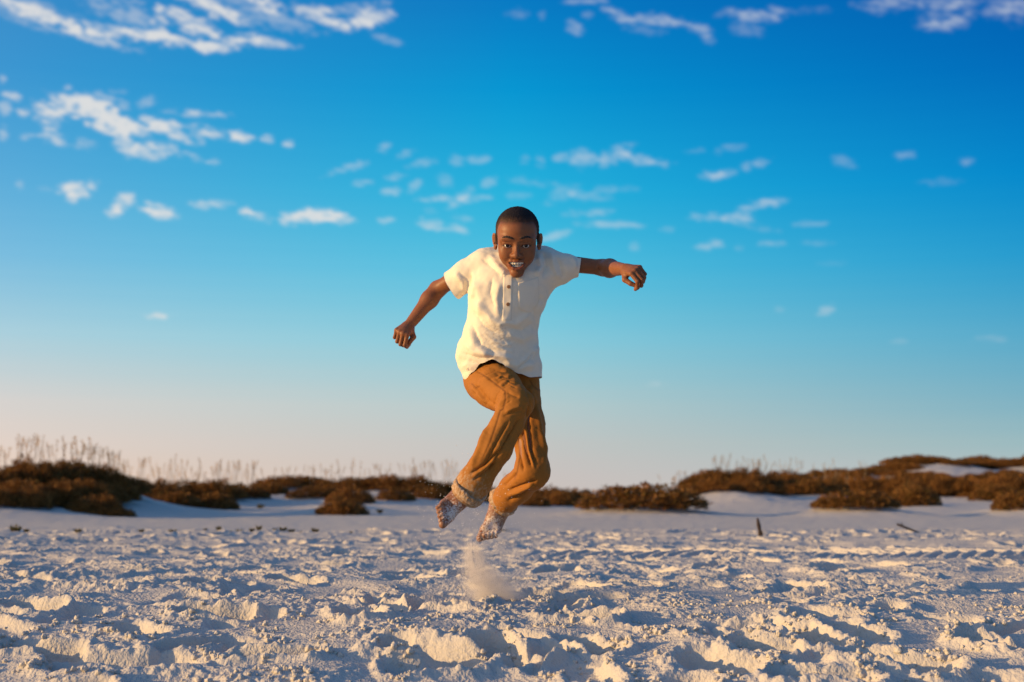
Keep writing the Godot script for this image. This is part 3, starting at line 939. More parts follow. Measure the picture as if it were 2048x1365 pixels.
func sd(p: Vector3, L: Array) -> float:
	var d := 1e3
	for q: Prim in L:
		var e: float
		if q.t == 0:
			var pa := p - q.a
			var h := clampf(pa.dot(q.ba) * q.inv, 0.0, 1.0)
			e = (pa - q.ba * h).length() - q.ra - q.dr * h
		elif q.t == 1:
			var v := (q.m * (p - q.a)) / q.r
			var k0 := v.length()
			e = k0 * (k0 - 1.0) / maxf((v / q.r).length(), 1e-6)
		else:
			var i := 0
			var n := q.rows.size()
			while i < n - 2 and p.y < q.rows[i + 1][0]:
				i += 1
			var A: Array = q.rows[i]
			var C: Array = q.rows[i + 1]
			var u := clampf((A[0] - p.y) / (A[0] - C[0]), 0.0, 1.0)
			u = lerpf(u, u * u * (3.0 - 2.0 * u), 0.5)
			var hw: float = lerpf(A[3], C[3], u)
			var hd: float = lerpf(A[4], C[4], u)
			var x: float = (p.x - lerpf(A[1], C[1], u)) / hw
			var z: float = (p.z - lerpf(A[2], C[2], u)) / hd
			var k0 := sqrt(x * x + z * z)
			e = k0 * (k0 - 1.0) / maxf(sqrt(x * x / (hw * hw) + z * z / (hd * hd)), 1e-6)
			e = maxf(e, maxf(p.y - q.rows[0][0], q.rows[n - 1][0] - p.y))
		if q.cut:
			var h := clampf(0.5 - 0.5 * (d + e) / q.k, 0.0, 1.0)
			d = lerpf(d, -e, h) + q.k * h * (1.0 - h)
		else:
			var h := clampf(0.5 + 0.5 * (d - e) / q.k, 0.0, 1.0)
			d = lerpf(d, e, h) - q.k * h * (1.0 - h)
	return d

# Surface nets: one vertex in each cell that the surface crosses, one quad round each crossed edge.
func net(L: Array, lo: Vector3, hi: Vector3, c: float, post: Variant = null) -> Array:
	var bx := ceili((hi.x - lo.x) / c / 4.0)
	var by := ceili((hi.y - lo.y) / c / 4.0)
	var bz := ceili((hi.z - lo.z) / c / 4.0)
	var nx := bx * 4 + 1
	var ny := by * 4 + 1
	var nz := bz * 4 + 1
	var F := PackedFloat32Array()
	F.resize(nx * ny * nz)
	F.fill(1.0)
	var near := []
	var rad := c * 4.0 * 0.87
	var has := post != null
	for bk in bz:
		for bj in by:
			for bi in bx:
				var o := lo + Vector3(bi, bj, bk) * 4.0 * c
				var ctr := o + Vector3.ONE * 1.5 * c
				var sub := []
				var any := false
				for q: Prim in L:
					if ctr.distance_to(q.bc) < q.br + rad + 0.03:
						sub.append(q)
						any = any or not q.cut
				if not any:
					continue
				var d := sd(ctr, sub)
				if absf(d) > rad * 1.7 + 0.008:
					if d < 0.0:
						for k in 4:
							for j in 4:
								for i in 4:
									F[(bi * 4 + i) + nx * ((bj * 4 + j) + ny * (bk * 4 + k))] = -1.0
					continue
				near.append(Vector3i(bi * 4, bj * 4, bk * 4))
				for k in 4:
					for j in 4:
						for i in 4:
							var p := o + Vector3(i, j, k) * c
							var e := sd(p, sub)
							if has:
								e = post.call(e, p)
							F[(bi * 4 + i) + nx * ((bj * 4 + j) + ny * (bk * 4 + k))] = e
	var at := {}
	var v := PackedVector3Array()
	var ix := PackedInt32Array()
	var sx := 1
	var sy := nx
	var sz := nx * ny
	var off := [0, sx, sy, sx + sy, sz, sx + sz, sy + sz, sx + sy + sz]
	var co := [Vector3(0, 0, 0), Vector3(1, 0, 0), Vector3(0, 1, 0), Vector3(1, 1, 0), Vector3(0, 0, 1), Vector3(1, 0, 1), Vector3(0, 1, 1), Vector3(1, 1, 1)]
	var ed := [[0, 1], [2, 3], [4, 5], [6, 7], [0, 2], [1, 3], [4, 6], [5, 7], [0, 4], [1, 5], [2, 6], [3, 7]]
	var cells := []
	for b: Vector3i in near:
		for k in 4:
			for j in 4:
				for i in 4:
					var s := (b.x + i) + sy * (b.y + j) + sz * (b.z + k)
					var f0 := F[s] < 0.0
					if (F[s + sx] < 0.0) == f0 and (F[s + sy] < 0.0) == f0 and (F[s + sz] < 0.0) == f0 and (F[s + sx + sy] < 0.0) == f0 and (F[s + sx + sz] < 0.0) == f0 and (F[s + sy + sz] < 0.0) == f0 and (F[s + sx + sy + sz] < 0.0) == f0:
						continue
					var sum := Vector3.ZERO
					var n := 0
					for e in ed:
						var fa: float = F[s + off[e[0]]]
						var fb: float = F[s + off[e[1]]]
						if (fa < 0.0) != (fb < 0.0):
							sum += co[e[0]].lerp(co[e[1]], clampf(fa / (fa - fb), 0.0, 1.0))
							n += 1
					at[s] = v.size()
					v.append(lo + (Vector3(b.x + i, b.y + j, b.z + k) + sum / n) * c)
					cells.append(s)
	var dirs := [[sx, sy, sz], [sy, sz, sx], [sz, sx, sy]]
	for s: int in cells:
		for d in dirs:
			var e: int = s + d[0]
			var f0 := F[s] < 0.0
			if (F[e] < 0.0) == f0:
				continue
			var q1: int = s - d[1]
			var q2: int = s - d[2]
			var q3: int = s - d[1] - d[2]
			if not (at.has(q1) and at.has(q2) and at.has(q3)):
				continue
			var A: int = at[s]
			var Bv: int = at[q1]
			var C: int = at[q3]
			var D: int = at[q2]
			if f0:
				ix.append_array([A, C, Bv, A, D, C])
			else:
				ix.append_array([A, Bv, C, A, C, D])
	return [v, ix]

# Trims a sheet where cut(p) > 0 with a clean edge, and turns a narrow hem inwards there.
func trim(v: PackedVector3Array, ix: PackedInt32Array, cut: Callable, thick := 0.0035, hem := 0.018) -> Array:
	var nn := smooth_normals(v, ix)
	var f := PackedFloat32Array()
	f.resize(v.size())
	for i in v.size():
		f[i] = cut.call(v[i])
	var ov := PackedVector3Array()
	var oi := PackedInt32Array()
	var kept := {}
	var split := {}
	var edge_n := {}
	var rims := []
	for t in range(0, ix.size(), 3):
		var poly := []
		var rim := []
		for e in 3:
			var a := ix[t + e]
			var b := ix[t + (e + 1) % 3]
			if f[a] <= 0.0:
				if not kept.has(a):
					kept[a] = ov.size()
					ov.append(v[a])
				poly.append(kept[a])
			if (f[a] <= 0.0) != (f[b] <= 0.0):
				var key := Vector2i(mini(a, b), maxi(a, b))
				if not split.has(key):
					var w := f[a] / (f[a] - f[b])
					split[key] = ov.size()
					edge_n[ov.size()] = nn[a].lerp(nn[b], w).normalized()
					ov.append(v[a].lerp(v[b], w))
				poly.append(split[key])
				rim.append(split[key])
		for k in range(1, poly.size() - 1):
			oi.append_array([poly[0], poly[k], poly[k + 1]])
		if rim.size() == 2:
			rims.append([rim[0], rim[1]] if f[ix[t]] <= 0.0 or true else rim)
	var inner := {}
	for k: int in edge_n:
		var p := ov[k]
		var n: Vector3 = edge_n[k]
		var h := 0.002
		var f0: float = cut.call(p)
		var g := Vector3(cut.call(p + Vector3(h, 0, 0)) - f0, cut.call(p + Vector3(0, h, 0)) - f0, cut.call(p + Vector3(0, 0, h)) - f0)
		g = (g - n * g.dot(n)).normalized()
		inner[k] = ov.size()
		ov.append(p - n * thick)
		ov.append(p - n * thick * 1.6 - g * hem)
	for r in rims:
		var a: int = r[0]
		var b: int = r[1]
		var a1: int = inner[a]
		var b1: int = inner[b]
		oi.append_array([a, b, b1, a, b1, a1, a1, b1, b1 + 1, a1, b1 + 1, a1 + 1])
	return [ov, oi]

func fold_at(px: Vector2, folds: Array) -> float:
	var sum := 0.0
	for q in folds:
		if not q[2].has_point(px):
			continue
		var best := 1e9
		var along := 0.0
		var pts: Array = q[3]
		var n := pts.size() - 1
		for i in n:
			var a: Vector2 = pts[i]
			var ab: Vector2 = pts[i + 1] - a
			var h := clampf((px - a).dot(ab) / ab.length_squared(), 0.0, 1.0)
			var d := (px - a - ab * h).length()
			if d < best:
				best = d
				along = (i + h) / n
		var w: float = q[0]
		if best < w * 2.6:
			sum += q[1] * (exp(-(best / w) * (best / w)) if q[1] > 0.0 else exp(-best / (w * 0.7))) * smoothstep(0.0, 0.22, along) * (1.0 - smoothstep(0.78, 1.0, along))
	return sum

func folds_of(list: Array) -> Array:                 # [width, height in mm, x, y, x, y, ...] -> ready to look up
	var out := []
	for q in list:
		var pts := []
		var box := Rect2(q[2], q[3], 0, 0)
		for i in range(2, q.size(), 2):
			pts.append(Vector2(q[i], q[i + 1]))
			box = box.expand(pts[-1])
		out.append([q[0], q[1] / 1000.0, box.grow(q[0] * 2.7), pts])
	return out

# ==================================================================== the person
var head_o: Vector3
var head_b: Basis
var n_skin: FastNoiseLite
var shirt_prims := []
var shirt_folds := []
var pants_prims := []
var pants_folds := []
var n_cloth: FastNoiseLite
const SKIN := Color(0.25, 0.094, 0.036)
const SAND := Color(0.80, 0.735, 0.655)

func hp(x: float, y: float, z: float) -> Vector3:    # millimetres in the head's own frame
	return head_o + head_b * (Vector3(x, y, z) * 0.001)

func hcap(L: Array, a: Array, b: Array, ra: float, rb: float, k := 4.0, cut := false) -> void:
	cap(L, hp(a[0], a[1], a[2]), hp(b[0], b[1], b[2]), ra * 0.001, rb * 0.001, k * 0.001, cut)

func hell(L: Array, c: Array, r: Array, k := 6.0, cut := false, turn := Basis()) -> void:
	ell(L, hp(c[0], c[1], c[2]), head_b * turn, Vector3(r[0], r[1], r[2]) * 0.001, k * 0.001, cut)

func head_prims() -> Array:
	var L := []
	hell(L, [0, 36, -14], [70.5, 71, 86], 10)
	hell(L, [0, 42, 26], [60, 46, 54], 20)
	hell(L, [0, -17, 30], [57, 70, 50], 14)
	for s in [-1.0, 1.0]:
		hcap(L, [46 * s, -38, 6], [9 * s, -93, 66], 13, 13, 16)
		hell(L, [38 * s, -18, 56], [20, 17, 18], 18)
		hell(L, [37 * s, -38, 44], [20, 30, 24], 16)
		hell(L, [50 * s, 8, 42], [13, 26, 20], 16)
		hell(L, [33 * s, -38, 62], [18, 16, 16], 20)
		hell(L, [27 * s, 25, 68], [25, 9, 11], 16)
	hell(L, [0, -94, 66], [17, 14, 15], 14)
	hell(L, [0, -58, 66], [31, 24, 19], 12)
	# nose
	hcap(L, [0, 4, 75.5], [0, -22, 90], 8.0, 9.5, 12)
	hell(L, [0, -26.5, 94], [12, 10, 11], 8)
	for s in [-1.0, 1.0]:
		hell(L, [12.8 * s, -29.5, 86.5], [8.2, 7.2, 9.5], 6)
	# eye sockets, lids with their openings
	for s in [-1.0, 1.0]:
		hell(L, [31 * s, 1, 89], [19, 11, 12], 12, true)
	for s in [-1.0, 1.0]:
		hell(L, [31 * s, 0, 64.5], [14.2, 13.6, 13.8], 5)
		hcap(L, [18 * s, 8.5, 75], [44 * s, 9, 70], 2.3, 2.0, 6)
		hcap(L, [20 * s, -8.5, 75], [42 * s, -7, 70], 2.6, 2.2, 5)
	for s in [-1.0, 1.0]:
		hell(L, [31 * s, 1.4, 79], [15.5, 5.9, 10.5], 1.2, true, Basis(Vector3(0, 0, 1), 0.06 * s))
	# nostrils
	for s in [-1.0, 1.0]:
		hell(L, [7.2 * s, -36.5, 92], [4.0, 3.6, 4.5], 2, true)
	# philtrum, lips, the open mouth
	var up := [[-31, -46, 69.5], [-18, -48, 81.5], [-5, -48, 87], [0, -48.8, 87], [5, -48, 87], [18, -48, 81.5], [31, -46, 69.5]]
	var dn := [[-31, -47, 69.5], [-22, -62, 77.5], [-10, -73.5, 83.5], [0, -76, 84.5], [10, -73.5, 83.5], [22, -62, 77.5], [31, -47, 69.5]]
	for i in 6:
		hcap(L, up[i], up[i + 1], 4.0 if i in [0, 5] else 5.2, 4.0 if i == 5 else 5.2, 5)
		hcap(L, dn[i], dn[i + 1], 3.6 if i in [0, 5] else 5.4, 3.6 if i == 5 else 5.4, 5)
	hell(L, [0, -56.5, 80], [25.5, 6.6, 22], 3, true)
	hell(L, [0, -63.5, 78], [18.5, 7.4, 20], 3, true)
	# ears
	for s in [-1.0, 1.0]:
		var turn := Basis(Vector3(0, 1, 0), -0.60 * s) * Basis(Vector3(0, 0, 1), -0.10 * s)
		hell(L, [76.0 * s, -3, -7], [3.8, 27.5, 16.5], 5, false, turn)
		hell(L, [74.5 * s, -25, -1], [5, 10, 8], 5, false, turn)
		hell(L, [78.2 * s, -1, 0], [4.2, 21, 10.5], 3, true, turn)
		hell(L, [77 * s, -9, 6], [3.4, 5, 3.5], 3, false, turn)
	# neck
	cap(L, hp(0, -38, -22), B(1031, 545, 0.035), 0.047, 0.050, 0.02)
	return L

func hand_prims(L: Array, W: Vector3, D: Vector3, N: Vector3, T: Vector3, curl: Array, spread: float, thumb_in: float) -> void:
	# W wrist, D towards the knuckles, N out of the back of the hand, T towards the thumb
	var s := 0.88
	var long := [0.040, 0.044, 0.041, 0.032]
	for f in 4:
		var off := (1.5 - f) * 0.0172 * s
		var base := W + T * off * 0.55 + D * 0.012
		var kn: Vector3 = W + T * off + D * ([0.074, 0.076, 0.071, 0.063][f] * s) + N * (0.004 - 0.0022 * absf(1.4 - f))
		cap(L, base, kn, 0.0125 * s, 0.0098 * s, 0.009)
		var p := kn
		var a := 0.0
		var l: float = long[f] * s
		var rr := (0.0088 if f < 3 else 0.0076) * s
		for j in 3:
			a += curl[j] + 0.10 * (f - 1.5) * spread
			var dir := (D * cos(a) - N * sin(a) + T * (1.5 - f) * 0.05 * spread).normalized()
			var e: Vector3 = p + dir * l
			cap(L, p, e, rr, rr * 0.92, 0.0022)
			p = e
			l *= [0.68, 0.74, 1.0][j]
			rr *= 0.93
	cap(L, W + D * 0.010, W + D * 0.05 * s - N * 0.004, 0.017 * s, 0.018 * s, 0.012)
	var t0 := W + D * 0.016 + T * 0.013 - N * 0.006
	var t1 := t0 + (D * 0.62 + T * 0.70 - N * 0.35).normalized() * 0.036 * s
	var t2 := t1 + (D * 0.85 + T * (0.25 - thumb_in) - N * 0.55).normalized() * 0.029 * s
	var t3 := t2 + (D * 0.62 + T * (-0.15 - thumb_in) - N * 0.6).normalized() * 0.022 * s
	cap(L, t0, t1, 0.0145 * s, 0.0112 * s, 0.010)
	cap(L, t1, t2, 0.0106 * s, 0.0095 * s, 0.003)
	cap(L, t2, t3, 0.0095 * s, 0.0080 * s, 0.002)

func foot_prims(L: Array, A: Vector3, F: Vector3, M: Vector3, U: Vector3) -> void:
	# A ankle joint, F towards the toes, M towards the big toe, U out of the instep
	cap(L, A - F * 0.040 - U * 0.040, A - F * 0.005 - U * 0.030, 0.024, 0.028, 0.015)
	cap(L, A, A + F * 0.05 - U * 0.020, 0.031, 0.025, 0.02)
	cap(L, A + F * 0.02 - U * 0.022 + M * 0.006, A + F * 0.105 - U * 0.044 + M * 0.016, 0.026, 0.018, 0.02)
	cap(L, A + F * 0.01 - U * 0.036 - M * 0.010, A + F * 0.085 - U * 0.050 - M * 0.022, 0.022, 0.014, 0.02)
	cap(L, A + F * 0.110 - U * 0.047 + M * 0.020, A + F * 0.092 - U * 0.051 - M * 0.024, 0.0165, 0.0125, 0.012)
	cap(L, A - F * 0.03 - U * 0.046, A + F * 0.08 - U * 0.055 - M * 0.012, 0.015, 0.012, 0.02)
	for s in [-1.0, 1.0]:
		ell(L, A + M * 0.027 * s - U * 0.004, Basis(), Vector3.ONE * 0.0115, 0.012)
	var big := A + F * 0.118 - U * 0.049 + M * 0.025
	cap(L, big, big + F * 0.038 - U * 0.004 - M * 0.003, 0.0125, 0.0128, 0.005)
	for i in 4:
		var m := 0.007 - 0.0128 * i
		var p := A + F * (0.117 - 0.0065 * i) - U * 0.048 + M * m
		var e := p + F * (0.027 - 0.0026 * i) + U * 0.004
		cap(L, p, e, 0.0082, 0.0080, 0.003)
		cap(L, e, e + F * 0.009 - U * 0.009, 0.0080, 0.0078, 0.002)

func add_part(into: Array, q: Array, paint: Callable) -> void:
	var base: int = into[0].size()
	var v: PackedVector3Array = q[0]
	var ix: PackedInt32Array = q[1]
	var nn := smooth_normals(v, ix)
	var cc := PackedColorArray()
	cc.resize(v.size())
	for i in v.size():
		cc[i] = paint.call(v[i], nn[i])
	into[0].append_array(v)
	into[1].append_array(nn)
	into[2].append_array(cc)
	var moved := PackedInt32Array()
	moved.resize(ix.size())
	for i in ix.size():
		moved[i] = ix[i] + base
	into[3].append_array(moved)

func skin_paint(p: Vector3, _n: Vector3) -> Color:
	var k := 1.0 + 0.10 * n_skin.get_noise_3dv(p * 60.0) + 0.06 * n_skin.get_noise_3dv(p * 220.0)
	return Color(SKIN.r * k, SKIN.g * k, SKIN.b * k)

func hair_field(q: Vector3) -> float:                # q in head millimetres; positive where hair grows
	var front := q.y - (76.0 - 0.0022 * q.x * q.x * (1.0 if absf(q.x) > 30.0 else 0.0))
	var low := lerpf(-52.0, -12.0, smoothstep(-32.0, 6.0, q.z))
	var side := minf(27.0 + 0.10 * (q.y - 20.0) - q.z, q.y - low)
	if absf(q.x) < 40.0 and q.z > 0.0:
		side = -50.0
	return maxf(front, side)

func face_paint(p: Vector3, n: Vector3) -> Color:
	var q := head_b.inverse() * (p - head_o) * 1000.0
	var c := skin_paint(p, n)
	# lips, and the dark of the open mouth
	var in_mouth := Vector2(q.x / 21.5, (q.y + 61.5) / 11.0).length()
	if q.z > 30.0 and q.z < 80.5 - 0.012 * q.x * q.x and in_mouth < 1.0:
		return Color(0.10, 0.022, 0.018)
	var lip := Vector2(q.x / 31.0, (q.y + 61.5) / (17.0 - 0.006 * q.x * q.x)).length()
	if q.z > 62.0 and lip < 1.06:
		c = c.lerp(Color(0.22, 0.065, 0.045), 0.75 * (1.0 - smoothstep(0.92, 1.06, lip)))
	# close-cropped hair at its edges, and a darker tone round the eyes
	var g := hair_field(q)
	if absf(q.x) < 76.0 or q.z < -20.0:
		c = c.lerp(Color(0.018, 0.012, 0.010), 0.85 * smoothstep(-9.0, 10.0, g))
	var lid := Vector2((absf(q.x) - 31.0) / 19.0, (q.y - 2.0) / 10.0).length()
	if q.z > 60.0:
		c = c.lerp(Color(0.12, 0.045, 0.022), 0.45 * (1.0 - smoothstep(0.6, 1.3, lid)))
		var lash := absf(Vector2((absf(q.x) - 31.0) / 15.0, (q.y + 0.6) / 5.6).length() - 1.0)
		if q.y > -1.0 and lash < 0.22:
			c = c.lerp(Color(0.02, 0.012, 0.01), 0.8)
	return c

func foot_sand(p: Vector3, c: Color, patch: Vector3, reach: float, film: float) -> Color:
	var k := n_skin.get_noise_3dv(p * 420.0) * 0.7 + n_skin.get_noise_3dv(p * 150.0) * 0.5
	var near := 1.0 - smoothstep(0.3, 1.25, p.distance_to(patch) / reach)
	var out := c.lerp(Color(0.52, 0.40, 0.29), film * smoothstep(-0.6, 0.4, n_skin.get_noise_3dv(p * 70.0)))
	return out.lerp(SAND, smoothstep(0.36, 0.62, k + near * 0.85 + 0.02) * 0.8)

func build_person() -> void:
	n_skin = noise(FastNoiseLite.TYPE_SIMPLEX_SMOOTH, 1.0, 61, 2)
	n_cloth = noise(FastNoiseLite.TYPE_SIMPLEX_SMOOTH, 1.0, 62, 3)
	var who := Node3D.new()
	who.name = numbered("person")
	add_child(who)
	who.position = BASE
	tag(who, "barefoot person in cream shirt and tan trousers leaping above the sand, arms out", "person")
	# ------------------------------------------------ the head's frame
	var f := Vector3(-0.03, -0.44, 0.90).normalized()
	var x := Vector3(1.0, -0.012, 0.03)
	var u := f.cross(x).normalized()
	x = u.cross(f)
	head_b = Basis(x, u, f)
	head_o = B(1033.5, 492, -0.13) - f * 0.068
	# ------------------------------------------------ joints
	var sh_r := B(960, 525, 0.02)
	var el_r := B(875, 579, 0.15)
	var wr_r := B(818, 651, 0.10)
	var sh_l := B(1100, 524, 0.0)
	var el_l := B(1208, 536, 0.02)
	var wr_l := B(1250, 539, -0.15)
	var hip_r := B(968, 750, 0.07)
	var kn_r := B(1032, 808, -0.20)
	var an_r := B(937, 984, -0.24)
	var hip_l := B(1042, 754, 0.08)
	var kn_l := B(1066, 944, -0.03)
	var an_l := B(999, 1009, 0.20)
	# ------------------------------------------------ the body: one surface
	var body := [PackedVector3Array(), PackedVector3Array(), PackedColorArray(), PackedInt32Array()]
	var H := head_prims()
	add_part(body, net(H, head_o - Vector3(0.12, 0.19, 0.15), head_o + Vector3(0.12, 0.16, 0.15), 0.0021), face_paint)
	var R := []
	cap(R, sh_r.lerp(el_r, 0.15), el_r, 0.030, 0.0270, 0.02)
	var fore := el_r.lerp(wr_r, 0.28)
	cap(R, el_r, fore, 0.0265, 0.0285, 0.02)
	cap(R, fore, wr_r, 0.0285, 0.0190, 0.02)
	var T := Vector3(0.90, -0.32, 0.20).normalized()
	var D := Vector3(-0.42, -0.50, 0.74)
	D = (D - T * D.dot(T)).normalized()
	hand_prims(R, wr_r, D, D.cross(T).normalized() * (1.0 if D.cross(T).y > 0.0 else -1.0), T, [1.25, 1.35, 0.9], 0.7, 0.45)
	add_part(body, net(R, (sh_r.min(wr_r)) - Vector3(0.09, 0.12, 0.09), (sh_r.max(wr_r)) + Vector3(0.05, 0.05, 0.13), 0.0027), skin_paint)
	var Lh := []
	cap(Lh, sh_l.lerp(el_l, 0.2), el_l, 0.029, 0.0255, 0.02)
	fore = el_l.lerp(wr_l, 0.28)
	cap(Lh, el_l, fore, 0.0262, 0.0290, 0.02)
	cap(Lh, fore, wr_l, 0.0290, 0.0192, 0.02)
	T = Vector3(-0.78, -0.52, 0.35).normalized()
	D = Vector3(0.50, -0.22, 0.84)
	D = (D - T * D.dot(T)).normalized()
	hand_prims(Lh, wr_l, D, D.cross(T).normalized() * (1.0 if D.cross(T).y > 0.0 else -1.0), T, [0.95, 1.30, 0.85], 0.9, 0.35)
	add_part(body, net(Lh, (sh_l.min(wr_l)) - Vector3(0.05, 0.13, 0.06), (sh_l.max(wr_l)) + Vector3(0.13, 0.07, 0.16), 0.0027), skin_paint)
	# feet
	var F := Vector3(-0.40, -0.52, 0.76).normalized()
	var M := Vector3(0.54, -0.80, -0.22)
	M = (M - F * F.dot(M)).normalized()
	var U := F.cross(M)
	U *= 1.0 if U.z > 0.0 else -1.0
	var fr := []
	cap(fr, kn_r, kn_r.lerp(an_r, 0.3), 0.044, 0.043, 0.02)
	cap(fr, kn_r.lerp(an_r, 0.3), an_r, 0.043, 0.027, 0.02)
	foot_prims(fr, an_r, F * 0.9, M * 0.92, U * 0.92)
	var toes_r := an_r + F * 0.12 - U * 0.03
	add_part(body, net(fr, an_r - Vector3(0.13, 0.17, 0.09), an_r + Vector3(0.12, 0.12, 0.17), 0.0026), func(p, n): return foot_sand(p, skin_paint(p, n), B(914, 1026, -0.33), 0.055, 0.2))
	F = Vector3(-0.38, -0.60, 0.70).normalized()
	M = Vector3(-0.86, 0.20, -0.35)
	M = (M - F * F.dot(M)).normalized()
	U = F.cross(M)
	U *= 1.0 if U.z > 0.0 else -1.0
	var fl := []
	cap(fl, kn_l, kn_l.lerp(an_l, 0.3), 0.044, 0.043, 0.02)
	cap(fl, kn_l.lerp(an_l, 0.3), an_l, 0.043, 0.027, 0.02)
	foot_prims(fl, an_l, F * 0.9, M * 0.92, U * 0.92)
	var toes_l := an_l + F * 0.12 - U * 0.03
	add_part(body, net(fl, an_l - Vector3(0.13, 0.18, 0.13), an_l + Vector3(0.12, 0.09, 0.16), 0.0026), func(p, n): return foot_sand(p, skin_paint(p, n), B(984, 1050, 0.12), 0.050, 0.4))
	var inner := []
	cap(inner, B(1031, 548, 0.035), B(1030, 610, 0.03), 0.05, 0.07, 0.03)
	cap(inner, B(1025, 590, 0.02), B(1005, 730, 0.08), 0.075, 0.075, 0.05)
	cap(inner, B(968, 535, 0.04), B(1096, 534, 0.035), 0.030, 0.030, 0.02)
	cap(inner, B(968, 535, 0.04), sh_r.lerp(el_r, 0.6), 0.030, 0.027, 0.02)
	cap(inner, B(1096, 534, 0.035), sh_l.lerp(el_l, 0.4), 0.030, 0.027, 0.02)
	cap(inner, hip_r, kn_r, 0.06, 0.044, 0.04)
	cap(inner, hip_l, kn_l, 0.052, 0.044, 0.04)
	cap(inner, kn_r, kn_r.lerp(an_r, 0.75), 0.044, 0.034, 0.02)
	cap(inner, kn_l, kn_l.lerp(an_l, 0.75), 0.044, 0.034, 0.02)
	add_part(body, net(inner, Vector3(-0.3, 0.2, -0.4), Vector3(0.4, 1.35, 0.45), 0.012), skin_paint)
	var skin := StandardMaterial3D.new()
	skin.vertex_color_use_as_albedo = true
	skin.roughness = 0.48
	skin.metallic_specular = 0.38
	skin.subsurf_scatter_enabled = true
	skin.subsurf_scatter_strength = 0.10
	mesh_node("body", array_mesh(body[0], body[1], body[2], body[3]), skin, who)
	build_head_parts(who, H)
	build_shirt(who)
	build_trousers(who, [hip_r, kn_r, an_r, hip_l, kn_l, an_l])
	# sand that clings to feet and cuffs
	cling(who, body, [B(917, 1026, -0.33), toes_l, an_r, an_l], [0.045, 0.07, 0.06, 0.05], [950, 380, 60, 100], 0.0013)

func cling(who: Node3D, body: Array, spots: Array, reach: Array, many: Array, size: float) -> void:
	var r := RandomNumberGenerator.new()
	r.seed = 88
	var list := []
	for k in spots.size():
		var pick := []
		for i in body[0].size():
			if body[0][i].distance_to(spots[k]) < reach[k] and body[1][i].z > -0.3:
				pick.append(i)
		if pick.is_empty():
			continue
		for n in many[k]:
			var i: int = pick[r.randi() % pick.size()]
			var p: Vector3 = body[0][i]
			if r.randf() < p.distance_to(spots[k]) / reach[k] * 0.9 or n_skin.get_noise_3dv(p * 90.0) < -0.18:
				continue
			var s := size * r.randf_range(0.35, 1.0) * (1.5 if r.randf() < 0.08 else 1.0)
			list.append(Transform3D(Basis(Vector3(r.randfn(), r.randfn(), r.randfn()).normalized(), r.randf() * TAU).scaled(Vector3.ONE * s), p + body[1][i] * s * 0.4))
	var mm := MultiMesh.new()
	mm.transform_format = MultiMesh.TRANSFORM_3D
	mm.mesh = grain_mesh()
	mm.instance_count = list.size()
	for i in list.size():
		mm.set_instance_transform(i, list[i])
	var o := MultiMeshInstance3D.new()
	o.name = "sand_coating"
	o.multimesh = mm
	o.material_override = grain_material()
	o.set_meta("kind", "stuff")
	who.add_child(o, true)

var grain_m: ArrayMesh
var grain_mat: StandardMaterial3D
func grain_mesh() -> ArrayMesh:
	if grain_m == null:
		var v := PackedVector3Array([Vector3(1, 0, 0), Vector3(-1, 0.1, 0), Vector3(0, 1, 0.1), Vector3(0, -0.9, 0), Vector3(0.1, 0, 0.9), Vector3(0, 0.1, -1)])
		var ix := PackedInt32Array([0, 4, 2, 4, 1, 2, 1, 5, 2, 5, 0, 2, 4, 0, 3, 1, 4, 3, 5, 1, 3, 0, 5, 3])
		grain_m = array_mesh(v, smooth_normals(v, ix), PackedColorArray(), ix)
	return grain_m

func grain_material() -> StandardMaterial3D:
	if grain_mat == null:
		grain_mat = StandardMaterial3D.new()
		grain_mat.albedo_color = lin(0.9, 0.84, 0.76)
		grain_mat.roughness = 0.6
	return grain_mat

